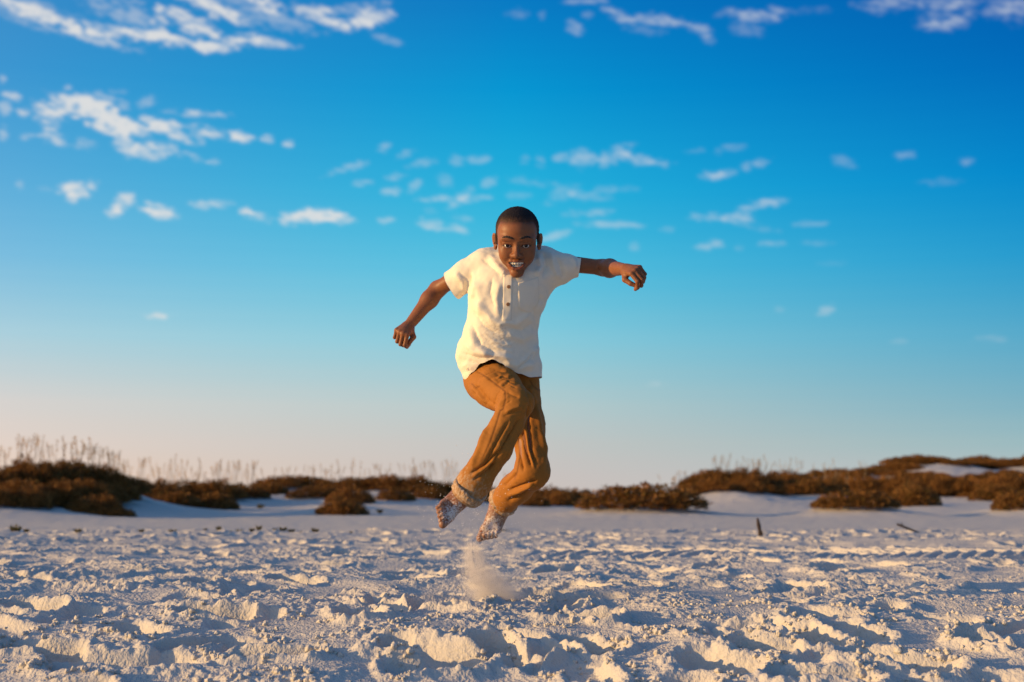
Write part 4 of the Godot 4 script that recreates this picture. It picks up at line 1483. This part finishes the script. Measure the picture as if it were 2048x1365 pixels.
func build_head_parts(who: Node3D, H: Array) -> void:
	# hair: a close crop that thins out at its edge
	var thin := func(d: float, p: Vector3) -> float:
		var q := head_b.inverse() * (p - head_o) * 1000.0
		var g := hair_field(q)
		if absf(q.x) > 73.5 and q.z > -22.0 and q.y < 30.0:
			g = -20.0                                  # keeps off the ears
		var t := 0.0042 * smoothstep(-1.0, 13.0, g) * lerpf(0.45, 1.0, smoothstep(-10.0, 60.0, q.y))
		return d - t + 0.0012
	var h := net(H, head_o - Vector3(0.10, 0.10, 0.13), head_o + Vector3(0.10, 0.15, 0.11), 0.0023, thin)
	var v: PackedVector3Array = h[0]
	var nn := smooth_normals(v, h[1])
	var cc := PackedColorArray()
	for i in v.size():
		var q := head_b.inverse() * (v[i] - head_o) * 1000.0
		var g := hair_field(q)
		v[i] += nn[i] * (n_skin.get_noise_3dv(v[i] * 420.0) * 0.0022) * smoothstep(0.0, 12.0, g)
		var k := smoothstep(2.0, 22.0, g) * lerpf(0.55, 1.0, smoothstep(-15.0, 55.0, q.y))
		cc.append(Color(0.075, 0.035, 0.02).lerp(Color(0.013, 0.009, 0.008), k))
	var hair := StandardMaterial3D.new()
	hair.vertex_color_use_as_albedo = true
	hair.roughness = 0.72
	hair.metallic_specular = 0.35
	mesh_node("hair", array_mesh(v, smooth_normals(v, h[1]), cc, h[1]), hair, who)
	# eyes
	var white := StandardMaterial3D.new()
	white.albedo_color = lin(0.50, 0.45, 0.40)
	white.roughness = 0.12
	var iris := StandardMaterial3D.new()
	iris.albedo_color = lin(0.010, 0.005, 0.003)
	iris.metallic_specular = 0.4
	iris.roughness = 0.08
	for s in [-1.0, 1.0]:
		var ball := SphereMesh.new()
		ball.radius = 0.0122
		ball.height = 0.0244
		ball.radial_segments = 32
		ball.rings = 20
		var e := mesh_node("eyeball", ball, white, who)
		e.position = hp(31.0 * s, 0, 64.5)
		var look := (Vector3(0.0, CAM_H, 0.0) - BASE - e.position).normalized()
		var dome := []
		for k in 9:
			var a := 0.54 * k / 8.0
			dome.append([0.01245 * sin(a) , 0.01245 * cos(a) + 0.0012 * (1.0 - k / 8.0)])
		var iv := PackedVector3Array()
		var ii := PackedInt32Array()
		for k in 9:
			for j in 24:
				iv.append(Vector3(dome[k][0] * cos(TAU * j / 24), dome[k][0] * sin(TAU * j / 24), dome[k][1]))
		for k in 8:
			for j in 24:
				var a0 := k * 24 + j
				var b0 := k * 24 + (j + 1) % 24
				ii.append_array([a0, b0, a0 + 24, b0, b0 + 24, a0 + 24])
		var ir := mesh_node("iris", array_mesh(iv, smooth_normals(iv, ii), PackedColorArray(), ii), iris, e)
		var sx := Vector3.UP.cross(look).normalized()
		ir.basis = Basis(sx, look.cross(sx), look)
	# brows
	for s in [-1.0, 1.0]:
		var L := []
		var line := [[11, 27.5, 3.0], [17, 30.5, 4.0], [25, 32.5, 4.2], [33, 33, 3.8], [41, 31.5, 3.0], [49, 27.5, 1.6]]
		var pts := []
		for q in line:
			var z := 100.0
			while z > 30.0 and sd(hp(q[0] * s, q[1], z), H) > 0.0:
				z -= 0.4
			pts.append([q[0] * s, q[1], z - q[2] * 0.62])
		for k in 5:
			hcap(L, pts[k], pts[k + 1], line[k][2], line[k + 1][2], 3)
		var c := hp(30 * s, 27, 74)
		var b := net(L, c - Vector3.ONE * 0.03, c + Vector3.ONE * 0.03, 0.0014)
		var bv: PackedVector3Array = b[0]
		var bn := smooth_normals(bv, b[1])
		for i in bv.size():
			bv[i] += bn[i] * n_skin.get_noise_3dv(bv[i] * 500.0) * 0.0003
		var dark := StandardMaterial3D.new()
		dark.albedo_color = lin(0.016, 0.010, 0.008)
		dark.roughness = 0.8
		mesh_node("eyebrow", array_mesh(bv, smooth_normals(bv, b[1]), PackedColorArray(), b[1]), dark, who)
	# teeth
	var enamel := StandardMaterial3D.new()
	enamel.albedo_color = lin(0.72, 0.66, 0.56)
	enamel.roughness = 0.2
	for row in 2:
		var L := []
		var wide := [8.4, 7.6, 7.2, 6.6] if row == 0 else [5.2, 5.4, 5.6, 5.2]
		var y := -56.2 if row == 0 else -67.2
		var half := 4.3 if row == 0 else 2.3
		for s in [-1.0, 1.0]:
			var xx := 0.0
			for k in 4:
				var w: float = wide[k]
				var mid := xx + w * 0.5
				xx += w
				var z := (82.5 if row == 0 else 78.5) - mid * mid * 0.021
				var turn := Basis(Vector3(0, 1, 0), atan(mid * 0.042) * s)
				hell(L, [mid * s, y + (0.0 if row else (0.0 + 0.018 * mid)), z], [w * 0.60, half * 2.0, 3.6], 1.3, false, turn)
		var c := hp(0, y, 76)
		var flat := func(d: float, p: Vector3) -> float:
			var q := head_b.inverse() * (p - head_o) * 1000.0
			var over := (y - half - q.y - 0.012 * q.x * q.x * 0.5) if row == 0 else (q.y - y - half)
			return maxf(d, over * 0.001)
		var t := net(L, c - Vector3.ONE * 0.035, c + Vector3.ONE * 0.035, 0.0011, flat)
		mesh_node("upper_tooth_row" if row == 0 else "lower_tooth_row", array_mesh(t[0], smooth_normals(t[0], t[1]), PackedColorArray(), t[1]), enamel, who)

func cloth_mat(rough: float) -> StandardMaterial3D:
	var m := StandardMaterial3D.new()
	m.vertex_color_use_as_albedo = true
	m.roughness = rough
	m.metallic_specular = 0.25
	m.rim_enabled = true
	m.rim = 0.25
	m.rim_tint = 0.6
	return m

func row(py: float, l: float, r: float, dz: float, hd: float) -> Array:
	var a := B(l, py, dz)
	var b := B(r, py, dz)
	return [(a.y + b.y) * 0.5, (a.x + b.x) * 0.5, (a.z + b.z) * 0.5, (b.x - a.x) * 0.5, hd]

func shirt_bump(p: Vector3, n: Vector3) -> float:
	var w := smoothstep(-0.15, 0.35, n.z)
	var px := to_px(p)
	var d := fold_at(px, shirt_folds) * w
	d += n_cloth.get_noise_3dv(p * 9.0) * 0.005 + n_cloth.get_noise_3dv(Vector3(p.x * 22.0, p.y * 34.0 + p.x * 18.0, p.z * 22.0)) * 0.0010
	# the crumpled, sandy patch across the belly
	var patch := 1.0 - smoothstep(0.5, 1.1, Vector2((px.x - 990.0) / 42.0, (px.y - 670.0) / 42.0).length())
	if patch > 0.0 and w > 0.0:
		d += patch * w * n_cloth.get_noise_3dv(Vector3(p.x * 40.0, p.y * 90.0 + p.x * 30.0, 0.0)) * 0.0019
	return d

func build_shirt(who: Node3D) -> void:
	var L := []
	loft(L, [
		row(500, 1000, 1072, 0.055, 0.045), row(512, 975, 1094, 0.05, 0.075), row(530, 955, 1108, 0.04, 0.098), row(555, 942, 1110, 0.025, 0.108),
		row(580, 937, 1103, 0.02, 0.112), row(610, 937, 1091, 0.022, 0.112), row(640, 933, 1080, 0.03, 0.112), row(668, 925, 1075, 0.04, 0.114),
		row(692, 915, 1076, 0.05, 0.118), row(712, 911, 1079, 0.055, 0.122), row(732, 916, 1084, 0.06, 0.124), row(750, 924, 1085, 0.065, 0.122), row(775, 932, 1084, 0.07, 0.118),
	], 0.01)
	# shoulders, upper back and sleeves
	cap(L, B(972, 524, 0.045), B(1092, 522, 0.04), 0.047, 0.047, 0.03)
	ell(L, B(1030, 522, 0.09), Basis(), Vector3(0.115, 0.060, 0.062), 0.03)
	cap(L, B(972, 528, 0.03), B(930, 552, 0.05), 0.050, 0.049, 0.025)
	cap(L, B(930, 552, 0.05), B(880, 583, 0.10), 0.048, 0.047, 0.02)
	cap(L, B(925, 560, 0.06), B(912, 585, 0.06), 0.036, 0.026, 0.02)
	cap(L, B(1090, 527, 0.02), B(1128, 533, 0.01), 0.050, 0.041, 0.03)
	cap(L, B(1128, 533, 0.01), B(1185, 538, 0.01), 0.040, 0.0285, 0.02)
	cap(L, B(1085, 560, 0.02), B(1118, 552, 0.01), 0.045, 0.030, 0.03)
	shirt_prims = L
	shirt_folds = folds_of([
		[7.5, 8.9, 948, 598, 985, 640, 1010, 655], [5.8, -6.3, 940, 612, 970, 655, 1000, 672], [7.8, 10.1, 936, 650, 950, 690, 985, 715], [4.9, -7.6, 940, 640, 962, 690, 1000, 712],
		[5.8, 8.9, 922, 680, 950, 705, 1000, 712, 1040, 722], [4.9, -6.3, 918, 705, 955, 716, 990, 716], [7.5, 7.6, 1005, 722, 1040, 735, 1075, 728], [4.9, -8.9, 1030, 742, 1055, 722, 1068, 702],
		[5.8, 7.6, 1040, 730, 1062, 712, 1078, 690], [5.8, 6.3, 1000, 640, 1030, 650, 1065, 625], [7.5, 6.3, 1010, 668, 1045, 680, 1072, 660], [4.9, -5.1, 1015, 655, 1045, 662, 1070, 642],
		[7.5, 7.6, 952, 560, 962, 600, 958, 640], [4.9, -6.3, 943, 545, 942, 570, 938, 592], [4.9, 6.3, 948, 540, 950, 575, 944, 600], [7.8, 7.6, 1000, 560, 992, 600, 1000, 640], [5.8, -6.3, 985, 552, 980, 585, 992, 622],
		[7.5, 8.9, 975, 508, 1000, 540, 1014, 550], [4.9, -6.3, 960, 515, 985, 535, 1006, 556], [5.8, 8.9, 1075, 505, 1082, 535, 1070, 552], [4.9, -7.6, 1085, 500, 1092, 530, 1085, 560], [5.8, 7.6, 1100, 500, 1108, 535, 1120, 560], [4.9, -6.3, 1112, 512, 1122, 540, 1128, 560],
		[3.9, 5.1, 1140, 512, 1150, 524, 1152, 540], [5.8, 6.3, 905, 545, 925, 562, 930, 585], [3.9, -5.1, 915, 540, 932, 560, 936, 580], [5.8, 6.3, 1095, 580, 1080, 615, 1074, 650], [4.9, -5.1, 1085, 590, 1070, 620, 1068, 650],
		[5.8, 6.3, 925, 725, 940, 738, 945, 750], [4.9, -5.1, 935, 720, 955, 728, 965, 735], [3.9, 3.8, 985, 690, 1012, 702, 1030, 704], [3.9, 3.8, 975, 678, 1008, 690, 1028, 690],
	])
	var q := net(L, Vector3(-0.32, 0.65, -0.35), Vector3(0.42, 1.35, 0.30), 0.0038)
	var v: PackedVector3Array = q[0]
	var nn := smooth_normals(v, q[1])
	for i in v.size():
		v[i] += nn[i] * shirt_bump(v[i], nn[i])
	var sl_r := B(903, 571, 0.065)
	var nr := (B(872, 589, 0.09) - B(930, 552, 0.05)).normalized()
	var sl_l := B(1159, 537, 0.01)
	var nl := (B(1180, 540, 0.01) - B(1120, 531, 0.01)).normalized()
	var nk0 := B(1031, 548, 0.03)
	var nk1 := hp(0, -38, -22)
	var hem := [[880, 752], [930, 759], [945, 745], [962, 727], [985, 719], [1003, 727], [1016, 738], [1040, 748], [1062, 755], [1080, 754], [1110, 748]]
	var cut := func(p: Vector3) -> float:
		var a := (p - sl_r).dot(nr) if (p - sl_r).length() < 0.13 else -1.0
		var b := (p - sl_l).dot(nl) if (p - sl_l).length() < 0.13 else -1.0
		var px := to_px(p)
		var hy: float = hem[0][1]
		for k in hem.size() - 1:
			if px.x >= hem[k][0]:
				var t := clampf((px.x - hem[k][0]) / float(hem[k + 1][0] - hem[k][0]), 0.0, 1.0)
				hy = lerpf(hem[k][1], hem[k + 1][1], t * t * (3.0 - 2.0 * t))
		hy = lerpf(758.0, hy, smoothstep(-0.10, -0.03, p.z))
		var h := (px.y - hy) / 585.0
		var d := nk1 - nk0
		var t := clampf((p - nk0).dot(d) / d.length_squared(), 0.0, 1.0)
		var n := 0.056 - (p - nk0 - d * t).length()
		return maxf(maxf(a, b), maxf(h, n if p.y > nk0.y - 0.05 else -1.0))
	var s := trim(v, q[1], cut, 0.0028, 0.02)
	v = s[0]
	nn = smooth_normals(v, s[1])
	var cc := PackedColorArray()
	for i in v.size():
		var px := to_px(v[i])
		var k := 1.0 + 0.03 * n_cloth.get_noise_3dv(v[i] * 30.0) + 0.03 * n_cloth.get_noise_3dv(v[i] * 400.0)
		var c := Color(0.85 * k, 0.755 * k, 0.575 * k)
		# grains and smears of dry sand on the belly
		var patch := 1.0 - smoothstep(0.3, 1.2, Vector2((px.x - 992.0) / 44.0, (px.y - 672.0) / 46.0).length())
		c = c.lerp(Color(0.60, 0.47, 0.32), smoothstep(0.25, 0.6, n_cloth.get_noise_3dv(v[i] * Vector3(120, 190, 60)) + patch * 0.35 - 0.15) * patch * 0.7)
		cc.append(c)
	var mat := cloth_mat(0.85)
	var shirt := mesh_node("shirt", array_mesh(v, nn, cc, s[1]), mat, who)
	# a sheet of the same cloth lying on the shirt: the placket and the chest pocket
	var plain := cloth_mat(0.85)
	plain.vertex_color_use_as_albedo = false
	plain.albedo_color = lin(0.85, 0.755, 0.575)
	mesh_node("placket", patch_on_shirt(func(u: float, w: float) -> Vector2: return Vector2(lerpf(1006, 1027, u) - 3.0 * w, lerpf(549, 642, w)), 8, 26, 0.0020), plain, shirt)
	mesh_node("chest_pocket", patch_on_shirt(func(u: float, w: float) -> Vector2:
		var y := lerpf(0.0, lerpf(58.0, 66.0, 1.0 - absf(u * 2.0 - 1.0)) - (10.0 * pow(absf(u * 2.0 - 1.0), 4.0)), w)
		return Vector2(lerpf(1035, 1078, u) + w * 2.0, 566.0 - 13.0 * u + y), 20, 24, 0.0014), plain, shirt)
	var horn := StandardMaterial3D.new()
	horn.albedo_color = lin(0.30, 0.145, 0.06)
	horn.roughness = 0.35
	for b in [[1017.5, 574], [1016.0, 609]]:
		var hit := on_shirt(b[0], b[1])
		var bm := CylinderMesh.new()
		bm.top_radius = 0.0056
		bm.bottom_radius = 0.0064
		bm.height = 0.0028
		bm.radial_segments = 20
		var o := mesh_node("button", bm, horn, shirt)
		var n: Vector3 = hit[1]
		var sx := n.cross(Vector3(0, 0, 1) if absf(n.z) < 0.9 else Vector3(1, 0, 0)).normalized()
		o.transform = Transform3D(Basis(sx, n, sx.cross(n)), hit[0] + n * 0.0038)
	# the band collar
	var cv := PackedVector3Array()
	var ci := PackedInt32Array()
	var up := (nk1 - nk0).normalized()
	var fw := (Vector3(0, 0, 1) - up * up.z).normalized()
	var rt := up.cross(fw).normalized()
	var ring := nk0 + up * 0.030
	for j in 49:
		var a := TAU * (j / 48.0) + 0.12
		var out := rt * cos(a) * 0.0605 + fw * sin(a) * 0.062
		var drop := -0.016 * maxf(sin(a), 0.0)
		var on := out.normalized()
		var p := ring + out + up * drop + on * 0.0015 * sin(a * 5.0)
		for w in [[0.0, -0.004], [0.003, 0.010], [0.0015, 0.025], [-0.0005, 0.0268], [-0.0025, 0.025], [-0.002, 0.0]]:
			cv.append(p + on * w[0] + up * w[1])
	for j in 48:
		for k in 5:
			var a := j * 6 + k
			ci.append_array([a, a + 6, a + 1, a + 1, a + 6, a + 7])
	mesh_node("collar", array_mesh(cv, smooth_normals(cv, ci), PackedColorArray(), ci), plain, shirt)

func on_shirt(px: float, py: float) -> Array:
	var away := 4.55
	for i in 60:
		var d := sd(spot(px, py, away) - BASE, shirt_prims)
		if d < 0.0003:
			break
		away += d * 0.8
	var p := spot(px, py, away) - BASE
	var h := 0.002
	var n := Vector3(sd(p + Vector3(h, 0, 0), shirt_prims) - sd(p - Vector3(h, 0, 0), shirt_prims), sd(p + Vector3(0, h, 0), shirt_prims) - sd(p - Vector3(0, h, 0), shirt_prims), sd(p + Vector3(0, 0, h), shirt_prims) - sd(p - Vector3(0, 0, h), shirt_prims)).normalized()
	return [p + n * shirt_bump(p, n), n]

func patch_on_shirt(where: Callable, nu: int, nw: int, proud: float) -> ArrayMesh:
	var v := PackedVector3Array()
	var ix := PackedInt32Array()
	for j in nw + 1:
		for i in nu + 1:
			var px: Vector2 = where.call(clampf((i - 0.5) / (nu - 1.0), 0, 1), clampf((j - 0.5) / (nw - 1.0), 0, 1))
			var hit := on_shirt(px.x, px.y)
			var rim := i == 0 or j == 0 or i == nu or j == nw
			v.append(hit[0] + hit[1] * (-0.003 if rim else proud))
	for j in nw:
		for i in nu:
			var a := j * (nu + 1) + i
			ix.append_array([a, a + 1, a + nu + 1, a + 1, a + nu + 2, a + nu + 1])
	return array_mesh(v, smooth_normals(v, ix), PackedColorArray(), ix)

func pants_bump(p: Vector3, n: Vector3) -> float:
	var w := smoothstep(-0.2, 0.3, n.z)
	return fold_at(to_px(p), pants_folds) * w * 1.25 + n_cloth.get_noise_3dv(p * 9.0) * 0.004 + absf(n_cloth.get_noise_3dv(Vector3(p.x * 20.0 + p.y * 26.0, p.y * 12.0 - p.x * 10.0, p.z * 14.0))) * -0.0020

func build_trousers(who: Node3D, J: Array) -> void:
	var hip_r: Vector3 = J[0]
	var kn_r: Vector3 = J[1]
	var an_r: Vector3 = J[2]
	var hip_l: Vector3 = J[3]
	var kn_l: Vector3 = J[4]
	var an_l: Vector3 = J[5]
	var L := []
	cap(L, B(974, 738, 0.085), B(1040, 742, 0.08), 0.060, 0.056, 0.03)
	cap(L, hip_r, hip_r.lerp(kn_r, 0.5), 0.072, 0.073, 0.03)
	cap(L, hip_r.lerp(kn_r, 0.5), kn_r, 0.072, 0.055, 0.02)
	cap(L, B(964, 770, 0.07), B(980, 778, -0.02), 0.056, 0.058, 0.03)
	var s1 := B(992, 893, -0.235)
	cap(L, kn_r, s1, 0.054, 0.053, 0.02)
	cap(L, s1, B(948, 966, -0.24), 0.053, 0.053, 0.02)
	cap(L, B(948, 966, -0.24), an_r + (an_r - s1) * 0.25, 0.051, 0.056, 0.02)
	cap(L, hip_l, B(1056, 850, 0.03), 0.062, 0.053, 0.03)
	cap(L, B(1056, 850, 0.03), kn_l, 0.054, 0.054, 0.03)
	var s2 := kn_l.lerp(an_l, 0.5)
	cap(L, kn_l, s2, 0.054, 0.052, 0.03)
	cap(L, s2, an_l + (an_l - s2) * 0.3, 0.051, 0.050, 0.03)
	pants_prims = L
	pants_folds = folds_of([
		[4.5, -9, 1046, 828, 1024, 866, 996, 912, 972, 956], [5, 6, 1054, 838, 1034, 876, 1004, 930], [4.5, -8, 1020, 838, 996, 880, 966, 938], [5, 6, 976, 846, 958, 896, 940, 940], [4, -10, 1004, 898, 970, 930, 938, 948], [4, -8, 996, 924, 968, 946, 944, 962], [5, 6, 1000, 910, 968, 940, 942, 956],
		[5, -11, 1062, 790, 1056, 850, 1062, 900, 1074, 940], [4.5, -9, 1046, 856, 1052, 900, 1066, 940], [5, 6, 1072, 800, 1080, 860, 1090, 915], [4.5, -9, 1036, 866, 1040, 915, 1048, 946], [5, 6, 1052, 850, 1058, 900, 1070, 938],
		[4.5, -10, 1078, 960, 1046, 972, 1014, 982], [4.5, -9, 1066, 976, 1038, 994, 1012, 1004], [5, 7, 1070, 968, 1040, 984, 1010, 994], [4, -8, 1034, 945, 1020, 958, 1004, 972],
		[4, -8, 946, 766, 962, 790, 984, 814], [4, -7, 986, 814, 994, 796, 1010, 782], [4, -7, 966, 748, 992, 740, 1014, 742], [4, -7, 986, 764, 1006, 752, 1030, 756], [4, -6, 1000, 776, 1018, 764, 1042, 770],
		[3.5, 3.4, 955, 748, 985, 732, 1005, 730], [2.7, -3.4, 960, 754, 990, 738, 1008, 738], [3.5, 3.4, 962, 760, 992, 744, 1015, 744], [2.7, -3.4, 972, 762, 996, 750, 1018, 752], [3.5, 4.2, 985, 768, 1002, 752, 1028, 752], [2.7, -3.4, 990, 770, 1008, 757, 1034, 760], [3.5, 3.4, 996, 776, 1014, 763, 1040, 768], [2.7, -2.5, 1003, 778, 1020, 770, 1036, 776],
		[3.5, 4.2, 942, 770, 958, 790, 975, 812], [2.7, -4.2, 945, 782, 960, 800, 978, 815], [3.5, 3.4, 952, 786, 966, 800, 985, 814], [2.7, -3.4, 958, 776, 972, 796, 990, 812], [3.5, 4.2, 990, 812, 996, 796, 1012, 784], [2.7, -4.2, 988, 806, 992, 790, 1004, 776], [3.5, 3.4, 994, 816, 1006, 800, 1020, 792], [2.7, -2.5, 996, 820, 1012, 808, 1024, 800],
		[4.3, -4.2, 1012, 784, 1026, 790, 1040, 796], [4.3, 4.2, 1008, 826, 1026, 818, 1046, 812], [3.5, -3.4, 1004, 834, 1026, 826, 1048, 820],
		
		
		[4.3, 4.2, 1058, 770, 1065, 790, 1075, 810], [3.5, -3.4, 1050, 772, 1060, 800, 1072, 830], 
		[5.2, 5.1, 1078, 860, 1090, 900, 1088, 940], 
		 [2.7, -2.5, 1072, 768, 1078, 775, 1082, 780],
	])
	var q := net(L, Vector3(-0.30, 0.18, -0.40), Vector3(0.30, 0.95, 0.45), 0.0030)
	var v: PackedVector3Array = q[0]
	var nn := smooth_normals(v, q[1])
	for i in v.size():
		v[i] += nn[i] * pants_bump(v[i], nn[i])
	# the leg ends are cut across at a slant; the waist is hidden under the shirt
	var end_r := B(927, 988, -0.24)
	var dir_r := (B(900, 1030, -0.18) - B(948, 962, -0.24)).normalized()
	var end_l := B(999, 1010, 0.19)
	var dir_l := (an_l - s2).normalized()
	dir_l = (dir_l + Vector3(-0.45, -0.1, 0.2)).normalized()
	var waist := B(1000, 722, 0.08).y
	var cut := func(p: Vector3) -> float:
		var a := (p - end_r).dot(dir_r) if (p - end_r).length() < 0.16 else -1.0
		var b := (p - end_l).dot(dir_l) if (p - end_l).length() < 0.16 else -1.0
		return maxf(maxf(a, b), p.y - waist - 0.03)
	var s := trim(v, q[1], cut, 0.004, 0.05)
	v = s[0]
	nn = smooth_normals(v, s[1])
	var cc := PackedColorArray()
	for i in v.size():
		var p := v[i]
		var k := 1.0 + 0.05 * n_cloth.get_noise_3dv(p * 25.0) + 0.05 * n_cloth.get_noise_3dv(p * 350.0)
		var c := Color(0.35 * k, 0.139 * k, 0.026 * k)
		var low := maxf(1.0 - smoothstep(0.0, 0.095, p.distance_to(end_r) - 0.035), 1.0 - smoothstep(0.0, 0.06, p.distance_to(end_l) - 0.03))
		if low > 0.0:
			var g := n_cloth.get_noise_3dv(p * 260.0) * 0.6 + n_cloth.get_noise_3dv(p * 70.0) * 0.5
			c = c.lerp(Color(0.50, 0.37, 0.23), smoothstep(0.0, 0.7, g + low * 0.8 - 0.25) * 0.7)
		cc.append(c)
	# the outer and inner seams: a thin dark line with a shallow groove
	var seams := folds_of([[2.0, 1000, 935, 733, 952, 742, 975, 756, 1010, 783, 1011, 800, 1006, 818, 1000, 822, 992, 850, 982, 880, 968, 912, 955, 945], [1.6, 800, 1058, 757, 1066, 772, 1080, 783], [1.6, 700, 940, 765, 952, 776, 962, 772], [1.8, 800, 1036, 860, 1040, 885, 1040, 915, 1034, 945, 1026, 965]])
	for i in v.size():
		if nn[i].z > -0.1:
			var g := minf(fold_at(to_px(v[i]), seams), 1.0)
			if g > 0.02:
				v[i] -= nn[i] * g * 0.0012
				cc[i] = cc[i].lerp(Color(0.05, 0.02, 0.008), g * 0.65)
	nn = smooth_normals(v, s[1])
	var mat := cloth_mat(0.66)
	mat.rim_enabled = false
	mat.metallic_specular = 0.25
	var pants := mesh_node("trousers", array_mesh(v, nn, cc, s[1]), mat, who)
	# rolled cuffs, caked with sand
	for leg in 2:
		var e: Vector3 = end_r if leg == 0 else end_l
		var ax: Vector3 = dir_r if leg == 0 else dir_l
		var pts := []
		var sx := ax.cross(Vector3(0, 0, 1)).normalized()
		var sy := ax.cross(sx).normalized()
		# the leg's own outline at the cut
		for j in 32:
			var a := TAU * j / 32
			var out := sx * cos(a) + sy * sin(a)
			var rad := 0.10
			while rad > 0.02 and sd(e + out * rad - ax * 0.012, L) > 0.0:
				rad -= 0.001
			pts.append(e + out * (rad - 0.001) - ax * (0.010 + 0.004 * sin(a * 3.0 + leg)))
		var C := []
		for j in 32:
			var p0: Vector3 = pts[j]
			var p1: Vector3 = pts[(j + 1) % 32]
			cap(C, p0, p1, 0.0040, 0.0040, 0.004)
			cap(C, p0 - ax * 0.010, p1 - ax * 0.010, 0.0036, 0.0036, 0.008)
			cap(C, p0 - ax * 0.020, p1 - ax * 0.020, 0.0036, 0.0036, 0.008)
		var cq := net(C, e - Vector3.ONE * 0.12, e + Vector3.ONE * 0.12, 0.0027)
		var cv: PackedVector3Array = cq[0]
		var cn := smooth_normals(cv, cq[1])
		var ccol := PackedColorArray()
		for i in cv.size():
			cv[i] += cn[i] * (n_cloth.get_noise_3dv(cv[i] * 40.0) * 0.004 + n_cloth.get_noise_3dv(cv[i] * 240.0) * 0.0014)
			var g := n_cloth.get_noise_3dv(cv[i] * 240.0) * 0.7 + n_cloth.get_noise_3dv(cv[i] * 80.0) * 0.5
			ccol.append(Color(0.32, 0.17, 0.065).lerp(Color(0.62, 0.52, 0.40), smoothstep(-0.35, 0.5, g) * 0.75))
		mesh_node("cuff", array_mesh(cv, smooth_normals(cv, cq[1]), ccol, cq[1]), cloth_mat(0.9), pants)

# ==================================================================== sand in the air
func build_spray() -> void:
	var r := RandomNumberGenerator.new()
	r.seed = 33
	var list := []
	# the plume that the kick leaves: from the feet down to the sand
	var path := [[944, 1085, 0.10, 14.0], [944, 1110, 0.08, 22.0], [950, 1140, 0.05, 34.0], [968, 1166, 0.0, 46.0], [986, 1186, -0.02, 54.0], [996, 1202, -0.02, 58.0]]
	for i in 90000:
		var t := pow(r.randf(), 0.62) * 4.999
		var k := int(t)
		var u := t - k
		var a: Array = path[k]
		var b: Array = path[k + 1]
		var w: float = lerpf(a[3], b[3], u)
		var off := r.randfn() * 0.42
		var px: float = lerpf(a[0], b[0], u) + off * w + (absf(r.randfn()) * w * 0.25 if off > 0.0 else 0.0)
		var py: float = lerpf(a[1], b[1], u) + r.randfn() * w * 0.3
		var p := B(px, py, lerpf(a[2], b[2], u) + r.randfn() * 0.035)
		if p.y < 0.0:
			p.y = r.randf() * 0.02
		var s := r.randf_range(0.00030, 0.00068) if r.randf() < 0.97 else r.randf_range(0.0007, 0.0014)
		list.append(Transform3D(Basis(Vector3(r.randfn(), r.randfn(), r.randfn()).normalized(), r.randf() * TAU).scaled(Vector3.ONE * s), p))
	add_grains("sand_plume", list, "pale plume of kicked sand hanging between the feet and the beach", "sand plume")
	# grains flung about the feet and falling towards the camera
	list = []
	for i in 2200:
		var px := 0.0
		var py := 0.0
		var dz := r.randfn() * 0.12
		var c := r.randf()
		if c < 0.40:
			px = 935 + r.randfn() * 50
			py = 1010 + r.randfn() * 45
		elif c < 0.75:
			px = 960 + r.randfn() * 60
			py = 1120 + r.randfn() * 60
		else:
			px = 880 + r.randfn() * 75
			py = 1270 + r.randfn() * 50
			dz = -0.6 - absf(r.randfn()) * 0.5
		var p := B(px, py, dz)
		if p.y < 0.03:
			continue
		var s := 0.0006 + 0.0015 * pow(r.randf(), 3.6)
		list.append(Transform3D(Basis(Vector3(r.randfn(), r.randfn(), r.randfn()).normalized(), r.randf() * TAU).scaled(Vector3.ONE * s), p))
	add_grains("flying_sand", list, "single bright grains of sand flying round the bare feet", "flying sand")

func add_grains(called: String, list: Array, label: String, cat: String) -> void:
	var mm := MultiMesh.new()
	mm.transform_format = MultiMesh.TRANSFORM_3D
	mm.mesh = grain_mesh()
	mm.instance_count = list.size()
	for i in list.size():
		mm.set_instance_transform(i, list[i])
	var o := MultiMeshInstance3D.new()
	o.name = numbered(called)
	o.multimesh = mm
	o.material_override = grain_material()
	o.position = BASE
	o.set_meta("kind", "stuff")
	tag(o, label, cat)
	add_child(o)
